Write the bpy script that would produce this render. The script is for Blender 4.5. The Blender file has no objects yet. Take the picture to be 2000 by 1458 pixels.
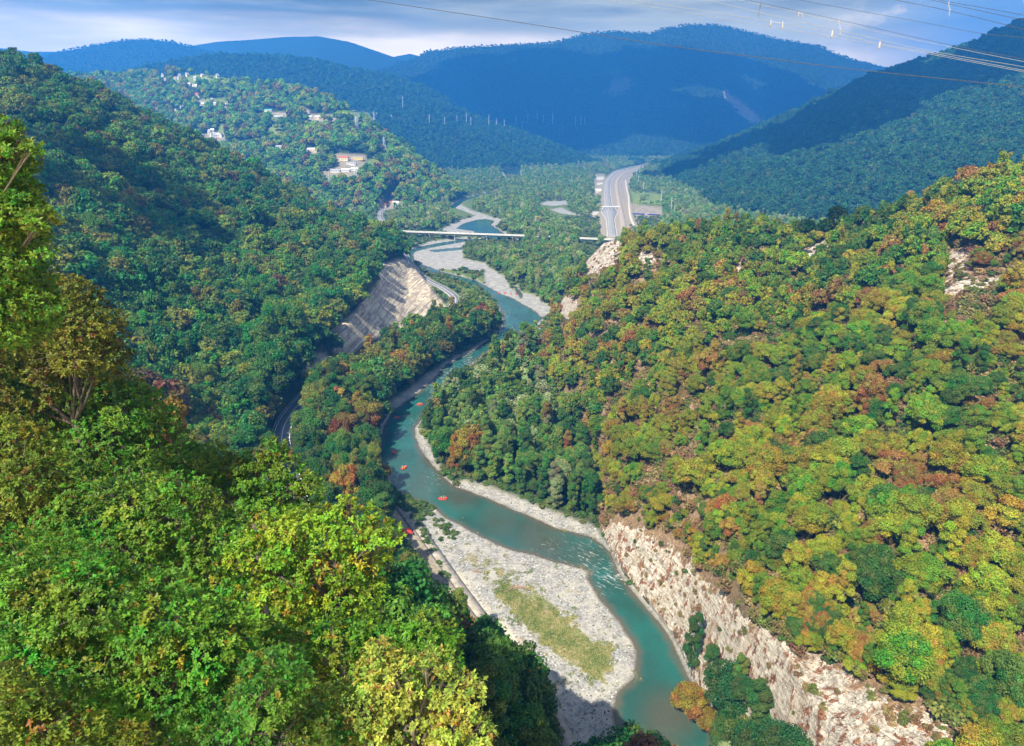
import bpy, bmesh, math, random
import numpy as np
from mathutils import Vector, Matrix

# ------------------------------------------------------------------ camera, sky, sun
S = bpy.context.scene
COL = S.collection
R = math.radians
random.seed(7)
rng = np.random.default_rng(11)

H = 200.0                       # eye height above the river
F = 1400.0                      # focal length in photo pixels (photo 2000 x 1458)
PITCH = math.atan((729 - 250) / F)
cd = bpy.data.cameras.new("camera")
cam = bpy.data.objects.new("camera", cd)
COL.objects.link(cam)
cam.location = (0, 0, H)
cam.rotation_euler = (math.pi / 2 - PITCH, 0, 0)
cd.sensor_width = 36.0
cd.lens = 36.0 * F / 2000.0
cd.clip_start = 0.5
cd.clip_end = 60000
S.camera = cam

SUN_AZ = R(149)                 # to the left of the view direction, a little behind
SUN_EL = R(49)
sun_dir = Vector((-math.sin(SUN_AZ) * math.cos(SUN_EL), math.cos(SUN_AZ) * math.cos(SUN_EL), math.sin(SUN_EL)))
sl = bpy.data.lights.new("sun", 'SUN')
sl.energy = 4.9
sl.angle = R(0.5)
sl.color = (1.0, 0.91, 0.74)
so = bpy.data.objects.new("sun", sl)
so.rotation_euler = sun_dir.to_track_quat('Z', 'Y').to_euler()
so.location = (0, 0, 3000)
COL.objects.link(so)

W = bpy.data.worlds.new("World")
S.world = W
W.use_nodes = True


def nd(nt, typ, **kw):
    n = nt.nodes.new(typ)
    ins = kw.pop('ins', {})
    for k, v in kw.items():
        setattr(n, k, v)
    for k, v in ins.items():
        n.inputs[k].default_value = v
    return n


def build_world():
    nt = W.node_tree
    nt.nodes.clear()
    L = nt.links.new
    out = nd(nt, 'ShaderNodeOutputWorld')
    sky = nd(nt, 'ShaderNodeTexSky', sky_type='NISHITA', sun_disc=False, sun_elevation=SUN_EL)
    sky.sun_rotation = -SUN_AZ
    sky.air_density = 1.2
    b1 = nd(nt, 'ShaderNodeBackground', ins={'Strength': 0.07})
    L(sky.outputs[0], b1.inputs[0])
    tc = nd(nt, 'ShaderNodeTexCoord')
    sep = nd(nt, 'ShaderNodeSeparateXYZ')
    L(tc.outputs['Generated'], sep.inputs[0])
    mp = nd(nt, 'ShaderNodeMapping', ins={'Scale': (1.7, 1.7, 15.0), 'Location': (0.3, 0.0, 0.35)})
    L(tc.outputs['Generated'], mp.inputs[0])
    n1 = nd(nt, 'ShaderNodeTexNoise', ins={'Scale': 1.6, 'Detail': 7.0, 'Roughness': 0.55})
    L(mp.outputs[0], n1.inputs['Vector'])
    # grey deck tones
    r1 = nd(nt, 'ShaderNodeValToRGB')
    r1.color_ramp.elements[0].position = 0.34
    r1.color_ramp.elements[0].color = (0.12, 0.115, 0.03, 1)
    r1.color_ramp.elements[1].position = 0.66
    r1.color_ramp.elements[1].color = (0.80, 0.72, 0.40, 1)
    L(n1.outputs['Fac'], r1.inputs[0])
    # pale strip under the deck near the horizon
    mr = nd(nt, 'ShaderNodeMapRange', interpolation_type='SMOOTHSTEP',
            ins={'From Min': 0.125, 'From Max': 0.075, 'To Min': 0.0, 'To Max': 1.0})
    add = nd(nt, 'ShaderNodeMath', operation='MULTIPLY_ADD', ins={1: 0.10})
    sb = nd(nt, 'ShaderNodeMath', operation='SUBTRACT', ins={1: 0.5})
    L(n1.outputs['Fac'], sb.inputs[0])
    L(sb.outputs[0], add.inputs[0])
    L(sep.outputs['Z'], add.inputs[2])
    L(add.outputs[0], mr.inputs[0])
    mx = nd(nt, 'ShaderNodeMix', data_type='RGBA')
    L(mr.outputs[0], mx.inputs[0])
    L(r1.outputs[0], mx.inputs[6])
    mx.inputs[7].default_value = (2.1, 1.65, 0.95, 1)
    # clear patch upper right: the deck breaks there
    n2 = nd(nt, 'ShaderNodeTexNoise', ins={'Scale': 3.4, 'Detail': 6.0, 'Roughness': 0.6})
    mp2 = nd(nt, 'ShaderNodeMapping', ins={'Scale': (2.0, 2.0, 4.0), 'Location': (1.7, 0.4, 0.0)})
    L(tc.outputs['Generated'], mp2.inputs[0])
    L(mp2.outputs[0], n2.inputs['Vector'])
    ax = nd(nt, 'ShaderNodeMapRange', interpolation_type='SMOOTHSTEP',
            ins={'From Min': 0.34, 'From Max': 0.52, 'To Min': 0.0, 'To Max': 1.0})
    L(sep.outputs['X'], ax.inputs[0])
    blue = nd(nt, 'ShaderNodeValToRGB')
    blue.color_ramp.elements[0].position = 0.50
    blue.color_ramp.elements[0].color = (0.12, 0.20, 0.30, 1)
    blue.color_ramp.elements[1].position = 0.60
    blue.color_ramp.elements[1].color = (2.2, 1.55, 1.0, 1)
    L(n2.outputs['Fac'], blue.inputs[0])
    mx2 = nd(nt, 'ShaderNodeMix', data_type='RGBA')
    ml = nd(nt, 'ShaderNodeMath', operation='MULTIPLY', ins={1: 0.85})
    L(ax.outputs[0], ml.inputs[0])
    L(ml.outputs[0], mx2.inputs[0])
    L(mx.outputs[2], mx2.inputs[6])
    L(blue.outputs[0], mx2.inputs[7])
    b2 = nd(nt, 'ShaderNodeBackground', ins={'Strength': 1.0})
    L(mx2.outputs[2], b2.inputs[0])
    # clouds low in the sky, broken towards the zenith
    mz = nd(nt, 'ShaderNodeMapRange', interpolation_type='SMOOTHSTEP',
            ins={'From Min': 0.22, 'From Max': 0.5, 'To Min': 1.0, 'To Max': 0.2})
    L(sep.outputs['Z'], mz.inputs[0])
    ms = nd(nt, 'ShaderNodeMixShader')
    L(mz.outputs[0], ms.inputs[0])
    L(b1.outputs[0], ms.inputs[1])
    L(b2.outputs[0], ms.inputs[2])
    L(ms.outputs[0], out.inputs['Surface'])


build_world()
S.view_settings.view_transform = 'Standard'
S.view_settings.look = 'None'
S.view_settings.gamma = 1.0
S.view_settings.exposure = 1.22
S.cycles.max_bounces = 5
S.cycles.diffuse_bounces = 3
S.cycles.glossy_bounces = 2
S.cycles.transmission_bounces = 3
S.cycles.transparent_max_bounces = 6
S.cycles.volume_bounces = 1
S.cycles.caustics_reflective = False
S.cycles.caustics_refractive = False
S.cycles.use_denoising = True
S.cycles.denoiser = 'OPENIMAGEDENOISE'
S.cycles.denoising_input_passes = 'RGB_ALBEDO_NORMAL'

HAZE_DENSITY = 0.00015
HAZE_COLOR = (0.045, 0.315, 0.97, 1)


# ------------------------------------------------------------------ projection helpers
def vtan(v):
    return np.tan(PITCH + np.arctan((np.asarray(v, float) - 729.0) / F))


def vdy(v):
    return math.cos(PITCH) - (np.asarray(v, float) - 729.0) / F * math.sin(PITCH)


def pcol(u, v):                 # x / y of the line of sight
    return (np.asarray(u, float) - 1000.0) / F / vdy(v)


def on_plane(u, v, z=0.0):      # where a line of sight meets height z
    Y = (H - z) / vtan(v)
    return np.array([pcol(u, v) * Y, Y])


def at_depth(u, v, Y):
    return Vector((float(pcol(u, v) * Y), float(Y), float(H - Y * vtan(v))))


def project(x, y, z):
    dz = z - H
    cz = y * math.cos(PITCH) - dz * math.sin(PITCH)
    cy = y * math.sin(PITCH) + dz * math.cos(PITCH)
    return 1000 + F * x / cz, 729 - F * cy / cz


# ------------------------------------------------------------------ noise
def _hash(ix, iy, seed):
    h = (ix.astype(np.int64) * 374761393 + iy.astype(np.int64) * 668265263 + seed * 974711) & 0xFFFFFFFF
    h = ((h ^ (h >> 13)) * 1274126177) & 0xFFFFFFFF
    return ((h ^ (h >> 16)) & 0xFFFF).astype(np.float32) / 65535.0


def vnoise(x, y, seed=0):
    ix = np.floor(x); iy = np.floor(y)
    fx = (x - ix).astype(np.float32); fy = (y - iy).astype(np.float32)
    fx = fx * fx * (3 - 2 * fx); fy = fy * fy * (3 - 2 * fy)
    a = _hash(ix, iy, seed); b = _hash(ix + 1, iy, seed)
    c = _hash(ix, iy + 1, seed); d = _hash(ix + 1, iy + 1, seed)
    return (a + (b - a) * fx) * (1 - fy) + (c + (d - c) * fx) * fy


def fbm(x, y, seed=0, octv=4, gain=0.5):
    s = 0; amp = 1.0; tot = 0
    for o in range(octv):
        s = s + amp * vnoise(x * 2 ** o + 17.3 * o, y * 2 ** o - 9.1 * o, seed + o)
        tot += amp; amp *= gain
    return s / tot - 0.5


def sstep(a, b, x):
    t = np.clip((x - a) / (b - a), 0, 1)
    return t * t * (3 - 2 * t)


def sdist(px, py, poly, margin):
    """signed distance (positive inside) of points to a polygon; -margin far outside"""
    poly = np.asarray(poly, float)
    out = np.full(px.shape, -margin, np.float32)
    m = (px > poly[:, 0].min() - margin) & (px < poly[:, 0].max() + margin) & (py > poly[:, 1].min() - margin) & (py < poly[:, 1].max() + margin)
    if not m.any():
        return out
    X = px[m]; Y = py[m]
    d = np.full(X.shape, 1e18); inside = np.zeros(X.shape, bool)
    n = len(poly)
    for i in range(n):
        ax, ay = poly[i]; bx, by = poly[(i + 1) % n]
        ex, ey = bx - ax, by - ay
        t = np.clip(((X - ax) * ex + (Y - ay) * ey) / max(ex * ex + ey * ey, 1e-9), 0, 1)
        d = np.minimum(d, (X - ax - t * ex) ** 2 + (Y - ay - t * ey) ** 2)
        if ay != by:
            c = ((ay > Y) != (by > Y)) & (X < ex * (Y - ay) / (by - ay) + ax)
            inside ^= c
    d = np.sqrt(d)
    out[m] = np.maximum(np.where(inside, d, -d), -margin)
    return out


def ldist(px, py, line, margin):
    """distance to a polyline and height along it (line: x, y, z)"""
    line = np.asarray(line, float)
    dist = np.full(px.shape, margin, np.float32); zz = np.zeros(px.shape, np.float32)
    m = (px > line[:, 0].min() - margin) & (px < line[:, 0].max() + margin) & (py > line[:, 1].min() - margin) & (py < line[:, 1].max() + margin)
    if not m.any():
        return dist, zz
    X = px[m]; Y = py[m]
    d = np.full(X.shape, 1e18); zb = np.zeros(X.shape)
    for i in range(len(line) - 1):
        a, b = line[i], line[i + 1]
        ex, ey = b[0] - a[0], b[1] - a[1]
        t = np.clip(((X - a[0]) * ex + (Y - a[1]) * ey) / max(ex * ex + ey * ey, 1e-9), 0, 1)
        dd = (X - a[0] - t * ex) ** 2 + (Y - a[1] - t * ey) ** 2
        k = dd < d
        d = np.where(k, dd, d); zb = np.where(k, a[2] + t * (b[2] - a[2]), zb)
    dist[m] = np.minimum(np.sqrt(d), margin); zz[m] = zb
    return dist, zz


def smooth_line(pts, n=6):
    """Catmull-Rom through pts"""
    P = np.asarray(pts, float)
    P = np.vstack([2 * P[0] - P[1], P, 2 * P[-1] - P[-2]])
    out = []
    for i in range(1, len(P) - 2):
        for k in range(n):
            t = k / n
            out.append(0.5 * ((2 * P[i]) + (-P[i - 1] + P[i + 1]) * t + (2 * P[i - 1] - 5 * P[i] + 4 * P[i + 1] - P[i + 2]) * t * t
                              + (-P[i - 1] + 3 * P[i] - 3 * P[i + 1] + P[i + 2]) * t ** 3))
    out.append(P[-2])
    return np.array(out)


# ------------------------------------------------------------------ the lie of the land
# river reaches and gravel banks, as outlines on the valley floor
WATER = [
    [(1400, 1475), (1400, 1440), (1350, 1330), (1310, 1250), (1285, 1212), (1232, 1152), (1207, 1112), (1192, 1078), (1160, 1050), (1090, 1033), (1000, 993),
     (940, 968), (890, 951), (860, 924), (832, 893), (815, 862), (811, 840), (828, 810), (842, 780), (876, 742), (918, 714), (960, 682), (1000, 658),
     (1035, 643), (1062, 622), (1042, 606), (1003, 583), (975, 574), (958, 576), (975, 600), (984, 618), (982, 640), (955, 664), (925, 684), (872, 712),
     (842, 745), (800, 780), (762, 806), (752, 825), (744, 862), (735, 900), (740, 928), (757, 955), (800, 972), (846, 990), (870, 1012), (922, 1042),
     (990, 1072), (1060, 1092), (1148, 1117), (1145, 1132), (1172, 1172), (1217, 1222), (1242, 1272), (1237, 1322), (1200, 1362), (1195, 1392), (1212, 1475)],
    [(796, 489), (815, 484), (850, 476), (905, 468), (960, 466), (1010, 467), (1010, 471), (960, 470), (905, 473), (860, 481), (835, 486), (812, 492), (806, 500), (812, 512),
     (860, 530), (930, 548), (978, 574), (958, 576), (920, 556), (850, 536), (802, 516), (795, 500)],
    [(835, 489), (905, 483), (905, 488), (850, 493)],
    [(890, 447), (905, 437), (930, 430), (948, 428), (966, 432), (960, 440), (982, 455), (1000, 467), (950, 467), (925, 452)],
    [(876, 404), (900, 390), (940, 378), (972, 373), (972, 379), (935, 385), (905, 395), (886, 409)],
    [(982, 336), (1015, 334), (1018, 341), (990, 346)],
    [(1003, 556), (1010, 560), (1022, 578), (1018, 586), (1008, 572)],
]
GRAVEL = [
    [(812, 1008), (850, 990), (872, 1010), (922, 1042), (990, 1072), (1060, 1092), (1150, 1115), (1148, 1132), (1175, 1172), (1220, 1222), (1246, 1272), (1240, 1325), (1203, 1365),
     (1198, 1392), (1216, 1478), (1112, 1478), (1068, 1385), (1006, 1290), (946, 1215), (886, 1135), (842, 1068)],
    [(890, 951), (940, 968), (1000, 993), (1090, 1033), (1160, 1050), (1192, 1078), (1186, 1066), (1162, 1034), (1100, 1014), (1020, 981), (960, 959), (905, 944)],
    [(811, 840), (815, 862), (832, 893), (862, 926), (852, 900), (836, 872), (824, 838)],
    [(750, 812), (758, 795), (790, 772), (830, 740), (870, 708), (920, 684), (945, 668), (955, 664), (925, 684), (872, 714), (842, 745), (800, 782), (762, 808)],
    [(945, 520), (985, 543), (1000, 568), (1045, 580), (1078, 606), (1064, 622), (1040, 606), (1003, 583), (975, 575), (955, 576), (946, 548)],
    [(800, 488), (840, 474), (915, 464), (902, 490), (905, 508), (950, 518), (962, 534), (930, 534), (880, 530), (830, 524), (812, 512)],
    [(855, 452), (898, 432), (930, 424), (900, 412), (882, 406), (890, 396), (920, 413), (960, 426), (980, 430), (970, 446), (996, 460), (880, 462)],
    [(985, 606), (1000, 600), (1010, 612), (992, 620)],
    [(1052, 402), (1068, 396), (1105, 394), (1108, 402), (1080, 405)],
    [(1075, 412), (1095, 408), (1118, 418), (1140, 424), (1098, 420)],
    [(978, 338), (1018, 333), (1020, 346), (985, 350)],
    [(1000, 640), (1040, 640), (1060, 626), (1050, 650), (1010, 662)],
]
WATER_W = [np.array([on_plane(u, v) for u, v in p]) for p in WATER]
GRAVEL_W = [np.array([on_plane(u, v) for u, v in p]) for p in GRAVEL]

ROAD_Z = 8.0


def floor_line(pts, z):
    return np.array([(*on_plane(u, v, z), z) for u, v in pts])


valley_road = smooth_line(floor_line([(590, 1000), (566, 925), (553, 880), (550, 852), (558, 825), (577, 797), (603, 768), (645, 735), (692, 708), (740, 684), (800, 655), (850, 628), (878, 605),
                                      (890, 588), (884, 576), (864, 562), (838, 549), (815, 532), (795, 505), (778, 470), (764, 446), (748, 432), (742, 422), (746, 412), (764, 402), (790, 395)], ROAD_Z))
highway = smooth_line(floor_line([(1196, 462), (1194, 445), (1191, 420), (1188, 395), (1187, 370), (1190, 352), (1205, 337), (1230, 328), (1264, 321.5)], 9.0))
railway = smooth_line(floor_line([(1219, 462), (1217, 440), (1214, 420), (1209, 395), (1205, 370), (1206, 353), (1217, 341), (1238, 331), (1268, 322.5)], 9.0))
access_track = smooth_line(floor_line([(1238, 440), (1232, 425), (1229, 405), (1228, 385), (1224, 368), (1222, 352)], 8.0))
BRIDGE_Z = 13.0
bridge_line = floor_line([(768, 452), (1020, 461), (1200, 469)], BRIDGE_Z)
embankment = smooth_line(floor_line([(772, 985), (790, 1010), (835, 1075), (880, 1140), (940, 1222), (1000, 1298), (1060, 1390), (1112, 1478)], 3.2))


def hill(P, Y, ctrl, back, Hc=None, bulge=1.0):
    """ctrl rows: u, v of the crest against the sky, depth of crest, depth of foot, tree height, cliff height, cliff width, foot height"""
    C = np.array(ctrl, float)
    p = pcol(C[:, 0], C[:, 1])
    zc = H - C[:, 2] * vtan(C[:, 1]) - C[:, 4]
    o = np.argsort(p)
    p = p[o]; C = C[o]; zc = zc[o]
    I = lambda a: np.interp(P, p, a)
    Yc, Yt, Z, hc, w, zt = I(C[:, 2]), I(C[:, 3]), I(zc), I(C[:, 5]), I(C[:, 6]), I(C[:, 7])
    t = (Y - Yt) / np.maximum(Yc - Yt, 1)
    tc = np.clip(t, 0, 1)
    f = tc ** bulge
    f = f - 0.05 * np.sin(np.pi * tc) ** 2 * 0
    c = hc * np.clip((Y - Yt) / np.maximum(w, 1), 0, 1)
    z = zt + c + np.maximum(Z - zt - hc, -5) * f
    z = np.where(t < 0, zt + (Y - Yt) * 0.6, z)
    z = np.where(t > 1, Z - back * (Y - Yc) ** 1.0, z)
    return z, np.where(t > 1, 1.0, tc)


LEFT_HILL = [(-900, 40, 800, 150, 12, 0, 1, 20), (-400, 62, 900, 190, 12, 0, 1, 20), (0, 112, 1000, 240, 12, 0, 1, 12), (60, 128, 1020, 255, 12, 0, 1, 10), (120, 148, 1050, 270, 12, 0, 1, 8), (200, 182, 1100, 300, 12, 0, 1, 8),
             (300, 235, 1120, 335, 12, 0, 1, 8), (400, 292, 1130, 375, 12, 0, 1, 8), (430, 303, 1140, 390, 12, 0, 1, 8), (480, 325, 1140, 415, 12, 0, 1, 8), (560, 370, 1130, 470, 12, 8, 12, 8),
             (640, 413, 1100, 540, 12, 14, 40, 8), (700, 432, 1080, 636, 12, 25, 62, 7), (740, 446, 1060, 700, 12, 31, 110, 7), (770, 464, 1040, 735, 12, 31, 135, 6), (790, 490, 1010, 760, 12, 29, 150, 6),
             (802, 512, 930, 775, 1, 24, 150, 6), (840, 560, 850, 800, 0, 12, 40, 6), (868, 598, 835, 815, 0, 1, 20, 5), (885, 612, 835, 825, 0, 0, 1, -3)]
VILLAGE_HILL = [(-700, 150, 3200, 2100, 12, 0, 1, 30), (-200, 160, 3100, 2000, 12, 0, 1, 30), (130, 150, 3100, 2000, 12, 0, 1, 25), (230, 145, 3100, 2000, 12, 0, 1, 20), (320, 138, 3050, 1950, 12, 0, 1, 20),
                (400, 138, 3000, 1900, 12, 0, 1, 20), (500, 158, 2900, 1850, 12, 0, 1, 15), (600, 176, 2700, 1800, 12, 0, 1, 12), (667, 197, 2550, 1780, 12, 0, 1, 8), (710, 226, 2480, 1780, 12, 0, 1, 6),
                (760, 264, 2420, 1790, 12, 0, 1, 5), (800, 292, 2380, 1820, 12, 0, 1, 5), (850, 327, 2350, 1950, 12, 0, 1, 5), (900, 361, 2330, 2150, 12, 0, 1, 5), (930, 380, 2330, 2300, 12, 0, 1, -5)]
DARK_HILL = [(100, 165, 4700, 3300, 12, 0, 1, 30), (200, 150, 4700, 3300, 12, 0, 1, 30), (300, 128, 4700, 3300, 12, 0, 1, 30), (380, 114, 4700, 3300, 12, 0, 1, 30), (450, 108, 4700, 3300, 12, 0, 1, 20), (520, 110, 4700, 3300, 12, 0, 1, 20),
             (600, 116, 4650, 3300, 12, 0, 1, 20), (700, 138, 4600, 3300, 12, 0, 1, 15), (780, 153, 4600, 3300, 12, 0, 1, 15), (850, 178, 4550, 3300, 12, 0, 1, 12), (900, 215, 4500, 3400, 12, 0, 1, 10),
             (960, 240, 4450, 3500, 12, 0, 1, 10), (1020, 258, 4400, 3600, 12, 0, 1, 10), (1100, 290, 4300, 3800, 12, 0, 1, 10), (1170, 322, 4200, 4000, 12, 0, 1, 5), (1230, 340, 4200, 4100, 12, 0, 1, -10)]
MAIN_MOUNTAIN = [(650, 170, 8000, 5200, 0, 0, 1, 20), (740, 140, 8000, 5200, 0, 0, 1, 20), (805, 119, 8000, 5200, 0, 0, 1, 20), (830, 104, 8000, 5200, 0, 0, 1, 20), (900, 96, 8000, 5200, 0, 0, 1, 20), (1000, 89, 8000, 5100, 0, 0, 1, 20),
                 (1080, 86, 8000, 5000, 0, 0, 1, 20), (1140, 69, 8000, 4900, 0, 0, 1, 20), (1200, 63, 8000, 4800, 0, 0, 1, 20), (1270, 66, 8000, 4700, 0, 0, 1, 20), (1300, 56, 8000, 4700, 0, 0, 1, 20), (1350, 49, 8000, 4800, 0, 0, 1, 20),
                 (1400, 49, 8000, 5000, 0, 0, 1, 20), (1450, 61, 8000, 5200, 0, 0, 1, 20), (1500, 73, 8000, 5400, 0, 0, 1, 20), (1550, 83, 8000, 5500, 0, 0, 1, 20), (1600, 92, 8000, 5600, 0, 0, 1, 20), (1640, 111, 8000, 5600, 0, 0, 1, 20),
                 (1680, 123, 8000, 5700, 0, 0, 1, 20), (1710, 131, 8000, 5800, 0, 0, 1, 20), (1800, 160, 8000, 6000, 0, 0, 1, 20), (1950, 215, 8000, 6500, 0, 0, 1, 0)]
FAR_RANGE = [(250, 120, 9800, 7000, 0, 0, 1, 20), (360, 91, 9800, 7000, 0, 0, 1, 20), (420, 81, 9800, 7000, 0, 0, 1, 20), (480, 78, 9800, 7000, 0, 0, 1, 20), (560, 72, 9800, 7000, 0, 0, 1, 20), (620, 70, 9800, 7000, 0, 0, 1, 20),
             (680, 81, 9800, 7000, 0, 0, 1, 20), (740, 101, 9800, 7000, 0, 0, 1, 20), (790, 118, 9800, 7000, 0, 0, 1, 20), (900, 150, 9800, 7000, 0, 0, 1, 20)]
LEFT_HUMP = [(-50, 160, 7600, 5200, 0, 0, 1, 20), (20, 138, 7600, 5200, 0, 0, 1, 20), (55, 122, 7600, 5200, 0, 0, 1, 20), (110, 106, 7600, 5200, 0, 0, 1, 20), (170, 92, 7600, 5200, 0, 0, 1, 20), (230, 82, 7600, 5200, 0, 0, 1, 20), (280, 78, 7600, 5200, 0, 0, 1, 20),
             (330, 81, 7600, 5200, 0, 0, 1, 20), (370, 91, 7600, 5200, 0, 0, 1, 20), (430, 106, 7600, 5200, 0, 0, 1, 20), (520, 127, 7600, 5200, 0, 0, 1, 20), (650, 170, 7600, 5200, 0, 0, 1, 20)]
FAINT_RANGE = [(-900, 90, 10900, 8200, 0, 0, 1, 20), (-200, 82, 10900, 8200, 0, 0, 1, 20), (0, 93, 10900, 8200, 0, 0, 1, 20), (60, 100, 10900, 8200, 0, 0, 1, 20), (130, 100, 10900, 8200, 0, 0, 1, 20), (250, 112, 10900, 8200, 0, 0, 1, 20), (500, 140, 10900, 8200, 0, 0, 1, 20),
               (760, 112, 10900, 8200, 0, 0, 1, 20), (800, 104, 10900, 8200, 0, 0, 1, 20), (900, 130, 10900, 8200, 0, 0, 1, 20),
               (1500, 150, 10900, 8200, 0, 0, 1, 20), (1640, 113, 10900, 8200, 0, 0, 1, 20), (1670, 117, 10900, 8200, 0, 0, 1, 20), (1720, 128, 10900, 8200, 0, 0, 1, 20), (1900, 160, 10900, 8200, 0, 0, 1, 20)]
RIGHT_MOUNTAIN = [(1255, 332, 4250, 4100, 0, 0, 1, 0), (1275, 326, 4200, 3700, 8, 0, 1, 5), (1300, 318, 4100, 3000, 10, 0, 1, 5), (1340, 305, 4000, 2500, 12, 0, 1, 5), (1400, 284, 3900, 1900, 12, 0, 1, 5), (1450, 262, 3800, 1750, 12, 0, 1, 5),
                  (1500, 240, 3700, 1680, 12, 0, 1, 5), (1600, 195, 3500, 1600, 12, 0, 1, 8), (1700, 148, 3300, 1500, 12, 0, 1, 10), (1800, 118, 3200, 1400, 12, 0, 1, 15), (1900, 83, 3100, 1300, 12, 0, 1, 20), (2000, 38, 3000, 1200, 12, 0, 1, 25),
                  (2250, -30, 2900, 1000, 12, 0, 1, 30), (2800, -60, 2800, 900, 12, 0, 1, 30)]
RIGHT_HILL = [(915, 715, 650, 640, 6, 0, 1, -4), (950, 692, 655, 610, 10, 0, 1, 2), (1000, 657, 665, 570, 10, 0, 1, 2), (1050, 638, 675, 525, 10, 0, 1, 2), (1075, 615, 675, 505, 8, 6, 20, 2), (1100, 572, 680, 470, 6, 10, 20, 2), (1130, 522, 685, 435, 5, 10, 20, 2),
              (1150, 496, 690, 415, 5, 10, 20, 2), (1180, 463, 690, 360, 6, 12, 40, 2), (1200, 452, 680, 325, 9, 14, 50, 1), (1240, 446, 665, 296, 12, 20, 45, 0), (1300, 435, 640, 272, 12, 26, 40, 0), (1380, 428, 610, 246, 12, 34, 36, 0),
              (1480, 420, 580, 207, 14, 42, 32, 0), (1550, 434, 560, 180, 12, 45, 30, 0), (1620, 426, 540, 162, 12, 45, 27, 0), (1700, 401, 520, 144, 12, 45, 24, 0), (1780, 376, 490, 130, 12, 45, 22, 0), (1850, 353, 470, 119, 12, 45, 20, 0),
              (1900, 336, 450, 112, 12, 45, 18, 0), (1960, 313, 440, 104, 12, 45, 17, 0), (2000, 319, 430, 100, 12, 45, 16, 0), (2300, 292, 400, 76, 12, 45, 13, 0), (2800, 285, 380, 58, 12, 45, 10, 0)]


def land(x, y):
    """bare ground height, and how far up its slope a point lies"""
    P = x / y
    z = 2.6 + np.maximum(0, y - 1500) * 0.0025 + fbm(x / 30, y / 30, 3, 3) * 1.3
    up = np.zeros_like(z)
    which = np.zeros(z.shape, np.int8)
    n1 = fbm(x / 130, y / 130, 21, 4)
    n2 = fbm(x / 900, y / 900, 31, 5)
    rid = np.abs(fbm(x / 210 + 0.3 * n1, y / 210, 41, 3)) * 2
    ridf = np.abs(fbm(x / 1500 + 0.2 * n2, y / 1500, 51, 4)) * 2
    env = lambda t: np.clip(t * 4, 0, 1) * np.clip((1.03 - t) * 2.5, 0.06, 1)

    def put(k, zz, t):
        nonlocal z, up, which
        m = zz > z
        z = np.where(m, zz, z); up = np.where(m, t, up); which[m] = k
    zz, t = hill(P, y, FAINT_RANGE, 0.3); put(9, zz + n2 * 60 * env(t), t)
    zz, t = hill(P, y, FAR_RANGE, 0.3); put(8, zz + (n2 * 120 - ridf * 150 + 40) * env(t), t)
    zz, t = hill(P, y, LEFT_HUMP, 0.3); put(7, zz + (n2 * 120 - ridf * 130 + 40) * env(t), t)
    zz, t = hill(P, y, MAIN_MOUNTAIN, 0.3, bulge=1.0); put(6, zz + (n2 * 220 - ridf * 230 + 60) * env(t), t)
    zz, t = hill(P, y, DARK_HILL, 0.3); put(5, zz + (n2 * 60 - ridf * 70 + 20 + n1 * 12) * env(t), t)
    zz, t = hill(P, y, RIGHT_MOUNTAIN, 0.3, bulge=1.05); put(4, zz + (n2 * 50 - ridf * 70 + 22 + n1 * 22) * env(t), t)
    zz, t = hill(P, y, VILLAGE_HILL, 0.3); put(3, zz + (n2 * 40 - rid * 26 + 8 + n1 * 14) * env(t), t)
    zz, t = hill(P, y, LEFT_HILL, 0.35); put(1, zz + (n1 * 14 - rid * 22 + 7) * env(t), t)
    zz, t = hill(P, y, RIGHT_HILL, 0.5)
    q = fbm(x / 14, y / 14, 61, 3)
    put(2, zz + (n1 * 10 - rid * 14 + 5 + q * 5) * np.clip(t * 5, 0, 1) * np.clip((1.03 - t) * 2.5, 0.15, 1), t)
    zz = 180 - 0.75 * x - 0.95 * y + n1 * 6
    zz = np.minimum(zz, 205 + n1 * 20)
    put(10, zz, np.clip(zz / 150, 0, 1))
    # wooded knoll between the road and the river
    k = on_plane(650, 860, 0)
    z = z + np.where(which == 0, 9 * np.exp(-(((x - k[0]) / 26) ** 2 + ((y - k[1] - 20) / 60) ** 2)), 0)
    return z, up, which


NP, = (1300,)
ps = np.linspace(-1.25, 1.25, NP)
Ys = np.concatenate([np.geomspace(14, 150, 70)[:-1], np.geomspace(150, 1100, 560)[:-1], np.geomspace(1100, 11500, 420)])
NY = len(Ys)
GP, GY = np.meshgrid(ps, Ys)
GX = GP * GY
GZ, GUP, GWHICH = land(GX, GY)
GZ0 = GZ.copy()
# road beds
ROADMASK = np.zeros_like(GZ, np.float32)
for line, half, soft in ((valley_road, 7.5, 9.0), (highway, 22, 14), (railway, 14, 10), (access_track, 6, 6)):
    d, zz = ldist(GX, GY, line, half + soft + 1)
    k = 1 - sstep(half, half + soft, d)
    GZ = GZ * (1 - k) + (zz - 0.12) * k
    ROADMASK = np.maximum(ROADMASK, (d < half + 2.0).astype(np.float32))
d, zz = ldist(GX, GY, embankment, 12)
k = 1 - sstep(3.5, 8, d)
GZ = GZ * (1 - k) + (zz - 0.1) * k
EMB = d < 5.5
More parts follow.
